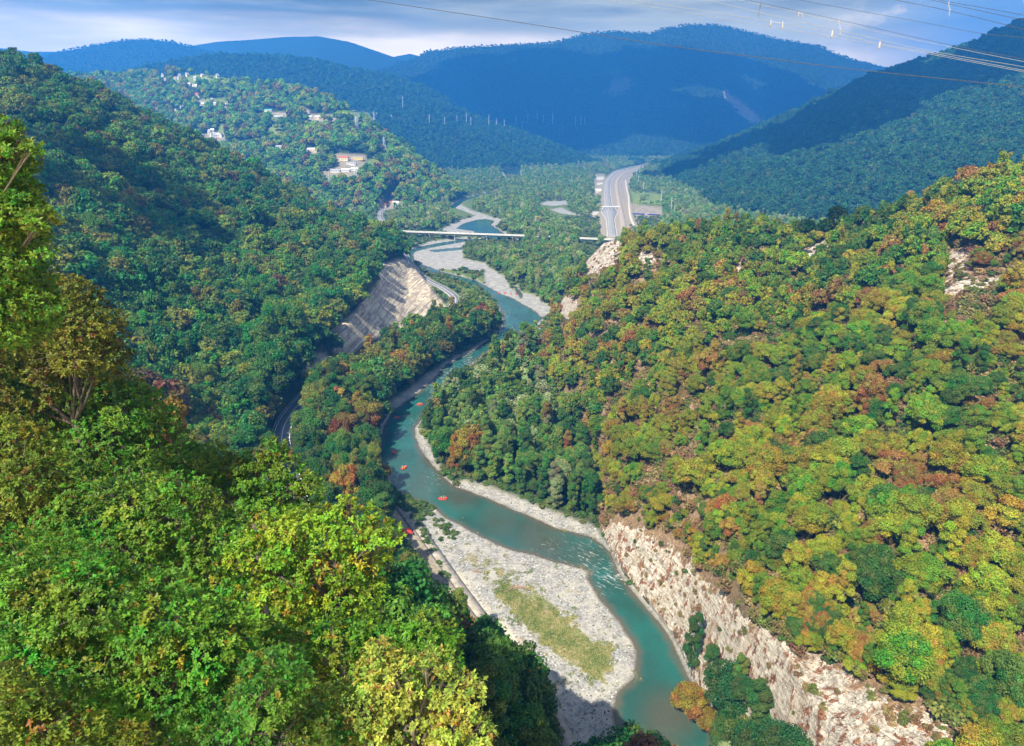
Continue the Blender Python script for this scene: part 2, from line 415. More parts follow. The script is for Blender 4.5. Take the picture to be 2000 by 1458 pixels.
# river bed
WD = np.full(GZ.shape, -40, np.float32)
for w in WATER_W:
    WD = np.maximum(WD, sdist(GX, GY, w, 40))
GD = np.full(GZ.shape, -40, np.float32)
for g in GRAVEL_W:
    GD = np.maximum(GD, sdist(GX, GY, g, 40))
wob = fbm(GX / 9, GY / 9, 71, 3) * (1.5 + GY / 400)
WDn = WD + wob
low = GZ0 < 9
gz = 0.25 + np.clip(-WDn, 0, 60) * 0.035 + fbm(GX / 7, GY / 7, 77, 3) * 0.35
kg = sstep(-3, 2, GD + wob * 0.5) * (GWHICH != 2)
GZ = np.where(low, GZ * (1 - kg) + np.minimum(gz, 2.4) * kg, GZ)
bank = sstep(-7, 0, WDn)
bed = -0.12 * np.clip(WDn, 0, 40) - 0.05
cliffy = np.where(GWHICH == 2, sstep(-1.2, 0.3, WD), bank)
GZ = np.where(WDn > -8, GZ * (1 - cliffy) + np.minimum(GZ, bed * (WDn > 0) + 0.25 * (WDn <= 0)) * cliffy, GZ)
UU, VV = project(GX, GY, GZ)


def img_mask(poly, soft=4.0, y0=0, y1=1e9, rough=6.0, sc=25.0, seed=90):
    s = sdist(UU, VV, poly, 30) + fbm(UU / sc, VV / sc, seed, 3) * rough * 2
    return (sstep(-soft, soft, s) * ((GY > y0) & (GY < y1))).astype(np.float32)


def union(*polys, **kw):
    m = 0
    for p in polys:
        m = np.maximum(m, img_mask(p, **kw))
    return m


# bare surfaces on the land (each stays where it lies on the ground)
M_ROCK = union([(1180, 1055), (1195, 1018), (1240, 1035), (1330, 1090), (1390, 1150), (1440, 1195), (1540, 1268), (1650, 1312), (1740, 1370), (1840, 1420), (1920, 1470), (1920, 1520), (1380, 1520), (1300, 1250), (1230, 1150)], soft=24, y1=420, rough=18, sc=40)
M_ROCK2 = union([(1130, 505), (1150, 478), (1205, 455), (1215, 490), (1195, 520), (1160, 540), (1140, 545)],
                [(1090, 580), (1110, 575), (1130, 600), (1115, 625), (1088, 622)],
                [(1245, 495), (1275, 490), (1290, 510), (1265, 525), (1245, 520)],
                [(1840, 505), (1870, 485), (1900, 490), (1885, 530), (1850, 545)], [(1832, 548), (1880, 540), (1985, 540), (1975, 562), (1880, 575), (1840, 585)],
                [(1430, 525), (1460, 525), (1462, 545), (1435, 548)], [(1560, 490), (1610, 470), (1625, 492), (1580, 515)],
                soft=5, y0=200, y1=720, rough=10, sc=22)
M_QUARRY = union([(640, 648), (700, 600), (735, 560), (748, 515), (790, 506), (830, 545), (872, 600), (850, 622), (800, 640), (730, 660), (690, 690), (650, 690)],
                 [(578, 705), (610, 690), (640, 690), (650, 715), (620, 730), (585, 730)], soft=4, y0=500, y1=960, rough=6)
M_BARE = union([(1165, 470), (1172, 400), (1178, 352), (1200, 335), (1262, 320), (1272, 324), (1240, 343), (1227, 370), (1228, 396), (1292, 408), (1294, 445), (1225, 470)], soft=3, y0=900, y1=5000, rough=3)
M_BARE = np.maximum(M_BARE, union([(1170, 450), (1164, 430), (1150, 420), (1172, 412)], [(600, 224), (660, 226), (660, 238), (608, 236)], [(588, 212), (606, 216), (604, 228), (590, 222)],
                                  [(515, 216), (560, 222), (558, 228), (518, 222)], [(375, 195), (400, 198), (398, 204), (378, 204)], [(430, 200), (446, 202), (444, 212), (432, 210)],
                                  [(696, 335), (706, 345), (700, 350), (693, 342)], soft=2, y0=1400, y1=4000, rough=3, sc=8))
M_SCAR = union([(1412, 172), (1424, 182), (1436, 190), (1446, 196), (1462, 212), (1480, 226), (1489, 238), (1472, 243), (1450, 230), (1432, 212), (1418, 195)], soft=2, y0=4300, y1=9000, rough=3, sc=8)
M_SCAR = np.maximum(M_SCAR, 0.45 * union([(1182, 178), (1200, 152), (1226, 150), (1240, 165), (1222, 182), (1200, 188)], soft=6, y0=4300, y1=9000, rough=8, sc=12))
M_FIELD = union([(660, 225), (690, 215), (720, 222), (735, 238), (700, 240)], [(700, 325), (735, 300), (750, 282), (760, 300), (740, 330), (705, 345)], [(512, 262), (545, 240), (560, 255), (545, 278), (510, 275)], [(430, 245), (445, 243), (440, 262), (424, 262)],
                [(470, 275), (520, 272), (525, 285), (460, 285)], [(500, 223), (545, 232), (540, 240), (500, 232)], [(690, 326), (715, 322), (722, 330), (700, 334)], [(628, 342), (690, 342), (688, 352), (640, 352)],
                [(1232, 372), (1300, 378), (1296, 402), (1236, 402)], [(1130, 445), (1165, 440), (1165, 455), (1100, 455)], [(1150, 428), (1172, 420), (1170, 440), (1140, 440)],
                [(330, 150), (420, 148), (500, 158), (440, 165), (340, 160)], [(395, 193), (440, 190), (450, 205), (400, 208)], soft=3, y0=900, y1=4000, rough=6, sc=14)
M_PLOT = union([(655, 300), (716, 302), (716, 330), (655, 330)], [(630, 330), (712, 330), (712, 344), (630, 344)], [(740, 392), (786, 392), (786, 408), (740, 412)], [(1160, 340), (1182, 340), (1180, 382), (1158, 382)],
               [(1234, 400), (1294, 404), (1294, 432), (1234, 428)], [(398, 262), (440, 258), (440, 278), (400, 278)], [(435, 278), (492, 280), (492, 290), (440, 288)], [(595, 290), (624, 290), (624, 302), (595, 302)], [(600, 222), (640, 226), (640, 240), (600, 236)], soft=2, y0=1200, y1=4500, rough=0)
pad = on_plane(785, 1020, 3.2)
M_PAD = sstep(-1, 1, sdist(GX, GY, [on_plane(u, v, 3.2) for u, v in [(752, 1000), (770, 990), (785, 1005), (825, 1062), (805, 1075), (770, 1040)]], 20)).astype(np.float32)
GZ = GZ * (1 - M_PAD) + 3.05 * M_PAD
M_GRAVEL = (kg * low).astype(np.float32)
M_GRASSY = M_GRAVEL * np.maximum(img_mask([(968, 1165), (985, 1145), (1010, 1140), (1060, 1165), (1110, 1195), (1150, 1225), (1195, 1270), (1208, 1310), (1190, 1330), (1150, 1332), (1110, 1300), (1050, 1250), (1000, 1205)], soft=22, rough=26, sc=26),
                                 0.45 * img_mask([(890, 1085), (950, 1080), (1000, 1100), (1010, 1130), (965, 1150), (920, 1120)], soft=14, rough=22, sc=22))
M_SAND = M_GRAVEL * img_mask([(868, 1100), (905, 1125), (960, 1200), (1020, 1265), (1075, 1325), (1095, 1355), (1060, 1360), (1010, 1290), (940, 1205), (880, 1130)], soft=12, rough=14, sc=40)


def gsample(A, x, y):
    """bilinear sample of a grid array at world x, y"""
    p = x / y
    fi = (p - ps[0]) / (ps[1] - ps[0])
    fj = np.interp(y, Ys, np.arange(NY))
    i = np.clip(np.floor(fi).astype(int), 0, NP - 2); j = np.clip(np.floor(fj).astype(int), 0, NY - 2)
    a = np.clip(fi - i, 0, 1); b = np.clip(fj - j, 0, 1)
    return (A[j, i] * (1 - a) + A[j, i + 1] * a) * (1 - b) + (A[j + 1, i] * (1 - a) + A[j + 1, i + 1] * a) * b


def ground(x, y):
    return float(gsample(GZ, np.array([float(x)]), np.array([float(y)]))[0])


# highest ground elevation angle in front of each grid cell (used to leave out trees nothing shows of)
SLOPE = (GZ - H) / GY
HORIZ = np.maximum.accumulate(SLOPE, axis=0)
HORIZ = np.vstack([np.full((1, NP), -9.0), HORIZ[:-1]])


def hit(u, v, y0=100.0, y1=14000.0):
    """ground point seen at u, v"""
    p = float(pcol(u, v)); t = float(vtan(v))
    i = int(round((p - ps[0]) / (ps[1] - ps[0])))
    zl = H - Ys * t
    ok = np.where((GZ[:, i] >= zl) & (Ys > y0) & (Ys < y1))[0]
    if len(ok) == 0:
        return Vector((p * y1, y1, 0))
    j = ok[0]
    if j > 0:
        d0 = zl[j - 1] - GZ[j - 1, i]; d1 = GZ[j, i] - zl[j]
        f = d0 / max(d0 + d1, 1e-6) if d0 > 0 else 1
        Y = Ys[j - 1] + (Ys[j] - Ys[j - 1]) * min(max(f, 0), 1)
    else:
        Y = Ys[j]
    x = p * Y
    return Vector((x, Y, ground(x, Y)))


# ------------------------------------------------------------------ object helpers
def tag(o, label=None, cat=None, group=None, kind=None):
    if label: o['label'] = label
    if cat: o['category'] = cat
    if group: o['group'] = group
    if kind: o['kind'] = kind
    return o


def empty(name, loc=(0, 0, 0), rz=0.0):
    o = bpy.data.objects.new(name, None)
    o.location = loc; o.rotation_euler = (0, 0, rz); o.empty_display_size = 1
    COL.objects.link(o)
    return o


def link(name, me, parent=None, mat=None):
    o = bpy.data.objects.new(name, me)
    COL.objects.link(o)
    if parent: o.parent = parent
    if mat is not None and len(me.materials) == 0: me.materials.append(mat)
    return o


def np_mesh(name, V, Fq, mats=(), attrs=None, smooth=False):
    """V (n,3); Fq (m,3) or (m,4) or list of both"""
    me = bpy.data.meshes.new(name)
    fs = Fq if isinstance(Fq, list) else [Fq]
    fs = [np.asarray(f, np.int32) for f in fs if len(f)]
    V = np.asarray(V, np.float32)
    me.vertices.add(len(V)); me.vertices.foreach_set('co', V.ravel())
    nl = sum(f.size for f in fs); nf = sum(len(f) for f in fs)
    me.loops.add(nl); me.polygons.add(nf)
    me.loops.foreach_set('vertex_index', np.concatenate([f.ravel() for f in fs]))
    tot = np.concatenate([np.full(len(f), f.shape[1], np.int32) for f in fs])
    st = np.concatenate([[0], np.cumsum(tot)[:-1]]).astype(np.int32)
    me.polygons.foreach_set('loop_start', st)
    me.polygons.foreach_set('loop_total', tot)
    if smooth: me.polygons.foreach_set('use_smooth', np.ones(nf, bool))
    for k, (dom, a) in (attrs or {}).items():
        a = np.asarray(a, np.float32)
        if a.ndim == 1:
            at = me.attributes.new(k, 'FLOAT', dom); at.data.foreach_set('value', a)
        else:
            at = me.attributes.new(k, 'FLOAT_COLOR', dom); at.data.foreach_set('color', a.ravel())
    for m in mats: me.materials.append(m)
    me.update(calc_edges=True)
    return me


class MB:
    """collects simple solids and links them as one mesh"""
    def __init__(self): self.bm = bmesh.new()

    def box(self, c, s, rz=0, taper=1.0):
        x, y, z = [k / 2 for k in s]
        vs = []
        for dz, k in ((-z, 1.0), (z, taper)):
            for dx, dy in ((-x, -y), (x, -y), (x, y), (-x, y)):
                dx *= k; dy *= k
                vs.append(self.bm.verts.new((c[0] + dx * math.cos(rz) - dy * math.sin(rz), c[1] + dx * math.sin(rz) + dy * math.cos(rz), c[2] + dz)))
        for f in ((3, 2, 1, 0), (4, 5, 6, 7), (0, 1, 5, 4), (1, 2, 6, 5), (2, 3, 7, 6), (3, 0, 4, 7)):
            self.bm.faces.new([vs[i] for i in f])
        return self

    def bar(self, a, b, r, n=4, r2=None):
        a = Vector(a); b = Vector(b); d = b - a
        if d.length < 1e-6: return self
        q = d.to_track_quat('Z', 'Y'); r2 = r if r2 is None else r2
        rings = []
        for p, rr in ((a, r), (b, r2)):
            rings.append([self.bm.verts.new(p + q @ Vector((rr * math.cos(2 * math.pi * i / n), rr * math.sin(2 * math.pi * i / n), 0))) for i in range(n)])
        for i in range(n):
            j = (i + 1) % n
            self.bm.faces.new((rings[0][i], rings[0][j], rings[1][j], rings[1][i]))
        self.bm.faces.new(rings[0][::-1]); self.bm.faces.new(rings[1])
        return self

    def tube(self, pts, radii, n=6, closed=False):
        pts = [Vector(p) for p in pts]
        rr = radii if hasattr(radii, '__len__') else [radii] * len(pts)
        rings = []
        m = len(pts)
        for i, p in enumerate(pts):
            a = pts[(i - 1) % m] if (closed or i > 0) else p
            b = pts[(i + 1) % m] if (closed or i < m - 1) else p
            q = (b - a).to_track_quat('Z', 'Y')
            rings.append([self.bm.verts.new(p + q @ Vector((rr[i] * math.cos(2 * math.pi * k / n), rr[i] * math.sin(2 * math.pi * k / n), 0))) for k in range(n)])
        for i in range(m if closed else m - 1):
            A, B = rings[i], rings[(i + 1) % m]
            for k in range(n):
                j = (k + 1) % n
                self.bm.faces.new((A[k], A[j], B[j], B[k]))
        if not closed:
            self.bm.faces.new(rings[0][::-1]); self.bm.faces.new(rings[-1])
        return self

    def ico(self, c, r, sub=2, jitter=0.0, scale=(1, 1, 1), seed=0):
        rr = random.Random(seed)
        ret = bmesh.ops.create_icosphere(self.bm, subdivisions=sub, radius=1.0)
        for v in ret['verts']:
            k = r * (1 + rr.uniform(-jitter, jitter))
            v.co = Vector((c[0] + v.co.x * k * scale[0], c[1] + v.co.y * k * scale[1], c[2] + v.co.z * k * scale[2]))
        return self

    def poly(self, pts):
        self.bm.faces.new([self.bm.verts.new(p) for p in pts]); return self

    def mesh(self, name, mat, smooth=False):
        me = bpy.data.meshes.new(name)
        bmesh.ops.recalc_face_normals(self.bm, faces=self.bm.faces)
        self.bm.to_mesh(me); self.bm.free()
        if smooth:
            me.polygons.foreach_set('use_smooth', np.ones(len(me.polygons), bool))
        me.materials.append(mat)
        return me

    def build(self, name, mat, parent=None, smooth=False):
        return link(name, self.mesh(name, mat, smooth), parent)


def copy_tree(o, parent=None):
    c = o.copy()
    COL.objects.link(c)
    if parent: c.parent = parent
    for ch in list(o.children):
        copy_tree(ch, c)
    return c


# ------------------------------------------------------------------ materials
def new_mat(name):
    m = bpy.data.materials.new(name); m.use_nodes = True
    nt = m.node_tree; nt.nodes.clear()
    out = nd(nt, 'ShaderNodeOutputMaterial')
    return m, nt, out


def plain(name, col, rough=0.7, var=0.15, scale=3.0, metal=0.0, bump=0.0):
    m, nt, out = new_mat(name)
    L = nt.links.new
    b = nd(nt, 'ShaderNodeBsdfPrincipled', ins={'Roughness': rough, 'Metallic': metal})
    tc = nd(nt, 'ShaderNodeTexCoord')
    n = nd(nt, 'ShaderNodeTexNoise', ins={'Scale': scale, 'Detail': 5.0})
    L(tc.outputs['Object'], n.inputs['Vector'])
    r = nd(nt, 'ShaderNodeValToRGB')
    r.color_ramp.elements[0].position = 0.3; r.color_ramp.elements[1].position = 0.7
    r.color_ramp.elements[0].color = tuple(c * (1 - var) for c in col) + (1,)
    r.color_ramp.elements[1].color = tuple(min(1, c * (1 + var)) for c in col) + (1,)
    L(n.outputs['Fac'], r.inputs[0]); L(r.outputs[0], b.inputs['Base Color'])
    if bump:
        bp = nd(nt, 'ShaderNodeBump', ins={'Strength': bump}); L(n.outputs['Fac'], bp.inputs['Height']); L(bp.outputs[0], b.inputs['Normal'])
    L(b.outputs[0], out.inputs['Surface'])
    return m


class NB:
    """small node-graph writer"""
    def __init__(self, nt): self.nt = nt; self.L = nt.links.new

    def attr(self, name): return nd(self.nt, 'ShaderNodeAttribute', attribute_name=name).outputs['Fac']

    def noise(self, vec, scale, detail=5.0, rough=0.55, dist=0.0):
        n = nd(self.nt, 'ShaderNodeTexNoise', ins={'Scale': scale, 'Detail': detail, 'Roughness': rough, 'Distortion': dist})
        self.L(vec, n.inputs['Vector']); return n.outputs['Fac']

    def voro(self, vec, scale, feature='F1', out='Distance'):
        n = nd(self.nt, 'ShaderNodeTexVoronoi', feature=feature, ins={'Scale': scale}); self.L(vec, n.inputs['Vector']); return n.outputs[out]

    def ramp(self, fac, stops):
        r = nd(self.nt, 'ShaderNodeValToRGB'); e = r.color_ramp.elements
        while len(e) < len(stops): e.new(0.5)
        for k, (p, c) in zip(e, stops): k.position = p; k.color = (c if len(c) == 4 else tuple(c) + (1,))
        self.L(fac, r.inputs[0]); return r.outputs[0]

    def mix(self, fac, a, b, mode='MIX'):
        m = nd(self.nt, 'ShaderNodeMix', data_type='RGBA', blend_type=mode)
        for s, x in ((0, fac), (6, a), (7, b)):
            if hasattr(x, 'is_linked'): self.L(x, m.inputs[s])
            elif s == 0: m.inputs[0].default_value = x
            else: m.inputs[s].default_value = tuple(x) + (1,) if len(x) == 3 else x
        return m.outputs[2]

    def math(self, op, a, b=0.0, c=0.0):
        m = nd(self.nt, 'ShaderNodeMath', operation=op)
        for s, x in enumerate((a, b, c)):
            if hasattr(x, 'is_linked'): self.L(x, m.inputs[s])
            else: m.inputs[s].default_value = x
        return m.outputs[0]

    def mr(self, x, a, b, c=0.0, d=1.0):
        m = nd(self.nt, 'ShaderNodeMapRange', interpolation_type='SMOOTHSTEP', ins={1: a, 2: b, 3: c, 4: d}); self.L(x, m.inputs[0]); return m.outputs[0]

    def mapping(self, vec, scale=(1, 1, 1), rot=(0, 0, 0), loc=(0, 0, 0)):
        m = nd(self.nt, 'ShaderNodeMapping', ins={'Scale': scale, 'Rotation': rot, 'Location': loc}); self.L(vec, m.inputs[0]); return m.outputs[0]


def ground_material():
    m, nt, out = new_mat('ground')
    g = NB(nt); L = g.L
    pos = nd(nt, 'ShaderNodeNewGeometry').outputs['Position']
    n_big = g.noise(pos, 0.02, 6)
    n_mid = g.noise(pos, 0.13, 6)
    n_fine = g.noise(pos, 0.9, 5)
    n_peb = g.noise(pos, 2.6, 3, 0.7)
    # forest floor: dark green moss and litter; canopy-toned far away
    forest = g.ramp(n_mid, [(0.3, (0.018, 0.030, 0.010)), (0.5, (0.035, 0.052, 0.016)), (0.7, (0.065, 0.060, 0.025))])
    dry = g.ramp(n_fine, [(0.25, (0.12, 0.080, 0.045)), (0.5, (0.25, 0.165, 0.095)), (0.72, (0.40, 0.28, 0.18))])
    col = g.mix(g.attr('dry'), forest, dry)
    far = g.ramp(n_big, [(0.35, (0.016, 0.040, 0.014)), (0.65, (0.030, 0.062, 0.020))])
    far = g.mix(g.mr(g.noise(pos, 0.06, 3), 0.42, 0.62), far, (0.016, 0.026, 0.014))
    col = g.mix(g.attr('far'), col, far)
    field = g.ramp(n_mid, [(0.3, (0.08, 0.15, 0.03)), (0.5, (0.15, 0.21, 0.045)), (0.7, (0.26, 0.25, 0.08))])
    col = g.mix(g.attr('field'), col, field)
    bare = g.ramp(n_fine, [(0.3, (0.20, 0.165, 0.115)), (0.55, (0.31, 0.265, 0.20)), (0.75, (0.40, 0.35, 0.27))])
    col = g.mix(g.attr('bare'), col, bare)
    # gravel: pale cobbles with sand
    peb = g.voro(pos, 1.1, out='Color')
    sepc = nd(nt, 'ShaderNodeSeparateColor'); L(peb, sepc.inputs[0])
    cob = g.ramp(g.math('ADD', g.math('MULTIPLY', sepc.outputs[0], 0.5), g.math('MULTIPLY', n_fine, 0.55)), [(0.12, (0.10, 0.098, 0.09)), (0.42, (0.225, 0.222, 0.21)), (0.85, (0.37, 0.365, 0.35))])
    cob = g.mix(g.math('MULTIPLY', g.mr(n_mid, 0.45, 0.62), 0.45), cob, (0.46, 0.43, 0.37))
    cob = g.mix(g.attr('sand'), cob, g.ramp(n_fine, [(0.3, (0.40, 0.35, 0.27)), (0.7, (0.58, 0.52, 0.42))]))
    grass = g.ramp(n_fine, [(0.25, (0.06, 0.10, 0.02)), (0.5, (0.16, 0.17, 0.055)), (0.7, (0.32, 0.27, 0.14))])
    cob = g.mix(g.mr(g.math('ADD', g.attr('grassy'), g.math('MULTIPLY', g.math('SUBTRACT', g.noise(pos, 0.35, 6, 0.7), 0.5), 3.0)), 0.46, 0.70), cob, grass)
    # wet edge
    cob = g.mix(g.math('MULTIPLY', g.attr('wet'), 0.65), cob, (0.10, 0.085, 0.06))
    col = g.mix(g.attr('gravel'), col, cob)
    # white limestone with rusty growth
    zs = g.mapping(pos, (0.25, 0.25, 1.2))
    strat = g.noise(zs, 0.8, 6, 0.65, 0.6)
    lime = g.ramp(strat, [(0.30, (0.26, 0.23, 0.20)), (0.46, (0.55, 0.49, 0.40)), (0.60, (0.74, 0.68, 0.58))])
    rust = g.ramp(n_fine, [(0.3, (0.13, 0.06, 0.03)), (0.6, (0.34, 0.15, 0.075)), (0.75, (0.42, 0.26, 0.13))])
    rk = g.noise(g.mapping(pos, (1, 1, 0.8), (0.3, 0.2, 0)), 0.30, 9, 0.72)
    lime = g.mix(g.mr(g.math('ADD', rk, g.math('MULTIPLY', g.math('SUBTRACT', 1.0, g.attr('rock')), 0.10)), 0.535, 0.575), lime, rust)
    # joints and bedding cracks in the face
    beds = g.noise(g.mapping(g.mapping(pos, (1, 1, 1), (0.30, -0.25, 0.0)), (0.035, 0.05, 0.75)), 1.0, 5, 0.6, 0.4)
    vert = g.noise(g.mapping(pos, (0.42, 0.42, 0.05)), 1.0, 5, 0.6, 0.3)
    line_b = g.mr(g.math('ABSOLUTE', g.math('SUBTRACT', g.math('FRACT', g.math('MULTIPLY', beds, 7.0)), 0.5)), 0.07, 0.0)
    line_v = g.mr(g.math('ABSOLUTE', g.math('SUBTRACT', vert, 0.5)), 0.014, 0.0)
    crk = g.math('MAXIMUM', g.math('MULTIPLY', line_b, 0.75), line_v)
    lime = g.mix(g.math('MULTIPLY', g.math('MULTIPLY', crk, g.mr(n_fine, 0.36, 0.56)), 0.62), lime, (0.17, 0.125, 0.09))
    lime = g.mix(g.math('MULTIPLY', g.mr(g.noise(g.mapping(pos, (1, 1, .25)), 0.12, 5, 0.6), 0.52, 0.66), 0.45), lime, (0.44, 0.30, 0.19))
    ra = g.mr(g.math('ADD', g.attr('rock'), g.math('MULTIPLY', g.math('SUBTRACT', rk, 0.5), -2.2)), 0.34, 0.50)
    col = g.mix(ra, col, lime)
    # quarry cut: slanting beds of tan and grey rock
    qv = g.mapping(g.mapping(pos, (1, 1, 1), (0.0, -1.05, 0.0)), (0.55, 0.035, 0.06))
    bed = g.noise(qv, 1.0, 9, 0.72, 0.5)
    qc = g.ramp(bed, [(0.34, (0.13, 0.11, 0.09)), (0.46, (0.34, 0.29, 0.22)), (0.54, (0.52, 0.45, 0.34)), (0.64, (0.68, 0.61, 0.47))])
    qc = g.mix(g.mr(n_mid, 0.5, 0.66), qc, (0.27, 0.22, 0.19))
    col = g.mix(g.attr('quarry'), col, qc)
    scar = g.ramp(g.noise(g.mapping(pos, (0.02, 0.02, 0.004)), 1.0, 5), [(0.3, (0.24, 0.19, 0.16)), (0.7, (0.42, 0.34, 0.29))])
    col = g.mix(g.attr('scar'), col, scar)
    b = nd(nt, 'ShaderNodeBsdfPrincipled', ins={'Roughness': 0.9, 'Specular IOR Level': 0.2})
    L(col, b.inputs['Base Color'])
    bh = g.math('ADD', g.math('MULTIPLY', n_peb, 0.22), g.math('ADD', g.math('MULTIPLY', g.math('ADD', g.math('MULTIPLY', rk, 2.4), g.math('MULTIPLY', g.math('SUBTRACT', beds, crk), 1.3)), g.attr('rock')), g.math('MULTIPLY', g.math('MULTIPLY', bed, 2.2), g.attr('quarry'))))
    bp = nd(nt, 'ShaderNodeBump', ins={'Strength': 0.9, 'Distance': 1.0}); L(bh, bp.inputs['Height'])
    L(bp.outputs[0], b.inputs['Normal'])
    L(b.outputs[0], out.inputs['Surface'])
    return m


def water_material():
    m, nt, out = new_mat('river_water')
    g = NB(nt); L = g.L
    pos = nd(nt, 'ShaderNodeNewGeometry').outputs['Position']
    dep = g.attr('depth'); foam = g.attr('foam')
    n1 = g.noise(pos, 0.035, 5); n2 = g.noise(pos, 0.25, 5)
    deep = g.mix(g.mr(n1, 0.35, 0.65), (0.020, 0.068, 0.052), (0.018, 0.102, 0.088))
    dn = g.math('ADD', dep, g.math('MULTIPLY', g.math('SUBTRACT', n2, 0.5), 0.35))
    col = g.mix(g.mr(dn, 0.0, 0.34), (0.085, 0.080, 0.055), deep)
    col = g.mix(g.math('MULTIPLY', g.attr('brown'), 0.6), col, (0.085, 0.060, 0.035))
    fl = g.noise(g.mapping(g.mapping(pos, (1, 1, 1), (0, 0, 0.75)), (0.45, 1.5, 1)), 0.55, 7, 0.7, 0.9)
    fm = g.mr(g.math('ADD', fl, g.math('MULTIPLY', foam, 0.16)), 0.62, 0.84)
    fm = g.math('MULTIPLY', g.math('MULTIPLY', fm, 0.6), g.mr(foam, 0.02, 0.3))
    col = g.mix(fm, col, (0.75, 0.78, 0.78))
    b = nd(nt, 'ShaderNodeBsdfPrincipled', ins={'IOR': 1.33})
    L(col, b.inputs['Base Color'])
    L(g.math('ADD', g.math('MULTIPLY', fm, 0.6), 0.10), b.inputs['Roughness'])
    h = g.math('ADD', g.noise(g.mapping(pos, (1, 0.5, 1), (0, 0, 0.5)), 0.8, 4), g.math('MULTIPLY', g.noise(pos, 0.12, 3), 1.5))
    bp = nd(nt, 'ShaderNodeBump', ins={'Strength': 0.25, 'Distance': 0.5}); L(h, bp.inputs['Height']); L(bp.outputs[0], b.inputs['Normal'])
    L(b.outputs[0], out.inputs['Surface'])
    return m


def leaf_material(name, trans=0.25, base=None, vary=0.35, rough=0.55):
    """foliage; the colour of each tree comes from its own tint"""
    m, nt, out = new_mat(name)
    g = NB(nt); L = g.L
    if base is None:
        a = nd(nt, 'ShaderNodeAttribute', attribute_name='tint', attribute_type='INSTANCER')
        tint = a.outputs['Color']
    else:
        rgb = nd(nt, 'ShaderNodeRGB'); rgb.outputs[0].default_value = tuple(base) + (1,); tint = rgb.outputs[0]
    v = g.attr('leaf')          # 0..1 per leaf clump
    k = g.math('MULTIPLY_ADD', v, 2 * vary, 1 - vary)
    hs = nd(nt, 'ShaderNodeHueSaturation'); L(tint, hs.inputs['Color']); L(k, hs.inputs['Value'])
    L(g.math('MULTIPLY_ADD', g.attr('hue'), -0.105, 0.551), hs.inputs['Hue'])
    col = hs.outputs[0]
    b = nd(nt, 'ShaderNodeBsdfPrincipled', ins={'Roughness': rough, 'Specular IOR Level': 0.25})
    L(col, b.inputs['Base Color'])
    tr = nd(nt, 'ShaderNodeBsdfTranslucent')
    tcx = g.mix(0.5, col, (0.9, 1.0, 0.25), 'MULTIPLY'); L(tcx, tr.inputs[0])
    ms = nd(nt, 'ShaderNodeMixShader'); ms.inputs[0].default_value = trans
    L(b.outputs[0], ms.inputs[1]); L(tr.outputs[0], ms.inputs[2])
    L(ms.outputs[0], out.inputs['Surface'])
    return m


MAT_GROUND = ground_material()
MAT_WATER = water_material()
MAT_LEAF = leaf_material('foliage', 0.22)
MAT_OAK = leaf_material('oak_leaves', 0.26, vary=0.5)
MAT_BARK = plain('bark', (0.085, 0.070, 0.055), 0.95, 0.4, 6.0, bump=0.4)
MAT_PALEBARK = plain('pale_bark', (0.24, 0.21, 0.18), 0.9, 0.3, 6.0)
MAT_ASPHALT = plain('asphalt', (0.17, 0.17, 0.18), 0.9, 0.18, 0.15)
MAT_PALEROAD = plain('pale_road', (0.26, 0.255, 0.245), 0.9, 0.14, 0.08)
MAT_PAINT = plain('white_paint', (0.78, 0.78, 0.76), 0.7, 0.1, 0.4)
MAT_CONC = plain('concrete', (0.42, 0.41, 0.39), 0.9, 0.2, 0.4, bump=0.2)
MAT_BALLAST = plain('ballast', (0.36, 0.29, 0.22), 0.95, 0.3, 0.2)
MAT_STEEL = plain('galvanised_steel', (0.62, 0.64, 0.66), 0.5, 0.1, 2.0, metal=0.3)
MAT_DARKSTEEL = plain('dark_steel', (0.11, 0.11, 0.12), 0.5, 0.1, 2.0, metal=0.4)
MAT_WHITE = plain('white_wall', (0.62, 0.60, 0.56), 0.85, 0.1, 0.5)
MAT_CREAM = plain('cream_wall', (0.66, 0.55, 0.38), 0.85, 0.12, 0.5)
MAT_YELLOW = plain('yellow_wall', (0.62, 0.50, 0.18), 0.85, 0.12, 0.5)
MAT_REDROOF = plain('red_roof', (0.42, 0.11, 0.06), 0.8, 0.25, 2.0)
MAT_GREYROOF = plain('grey_roof', (0.34, 0.34, 0.36), 0.7, 0.2, 1.0)
MAT_WHITEROOF = plain('pale_roof', (0.72, 0.72, 0.74), 0.6, 0.12, 0.6)
MAT_BLUEROOF = plain('blue_roof', (0.10, 0.36, 0.48), 0.6, 0.15, 0.6)
MAT_GLASS = plain('window_glass', (0.04, 0.05, 0.07), 0.15, 0.2, 1.0)
MAT_RED = plain('red_rubber', (0.62, 0.045, 0.03), 0.45, 0.12, 2.0)
MAT_BLUE = plain('blue_paint', (0.03, 0.06, 0.38), 0.4, 0.15, 2.0)
MAT_BLACK = plain('black_rubber', (0.025, 0.025, 0.027), 0.6, 0.2, 2.0)
MAT_SKIN = plain('skin', (0.48, 0.29, 0.20), 0.6, 0.1, 8.0)
MAT_NAVY = plain('dark_wetsuit', (0.03, 0.035, 0.05), 0.7, 0.2, 6.0)
MAT_VEST = plain('yellow_vest', (0.72, 0.40, 0.04), 0.7, 0.15, 6.0)
MAT_HELMET = plain('white_helmet', (0.80, 0.80, 0.78), 0.4, 0.05, 6.0)
MAT_SILVER = plain('silver_paint', (0.45, 0.46, 0.48), 0.35, 0.1, 2.0)
MAT_ROCK = plain('pale_boulder', (0.36, 0.34, 0.31), 0.95, 0.35, 1.5, bump=0.5)
MAT_WOOD = plain('bleached_wood', (0.30, 0.20, 0.14), 0.9, 0.35, 3.0, bump=0.3)

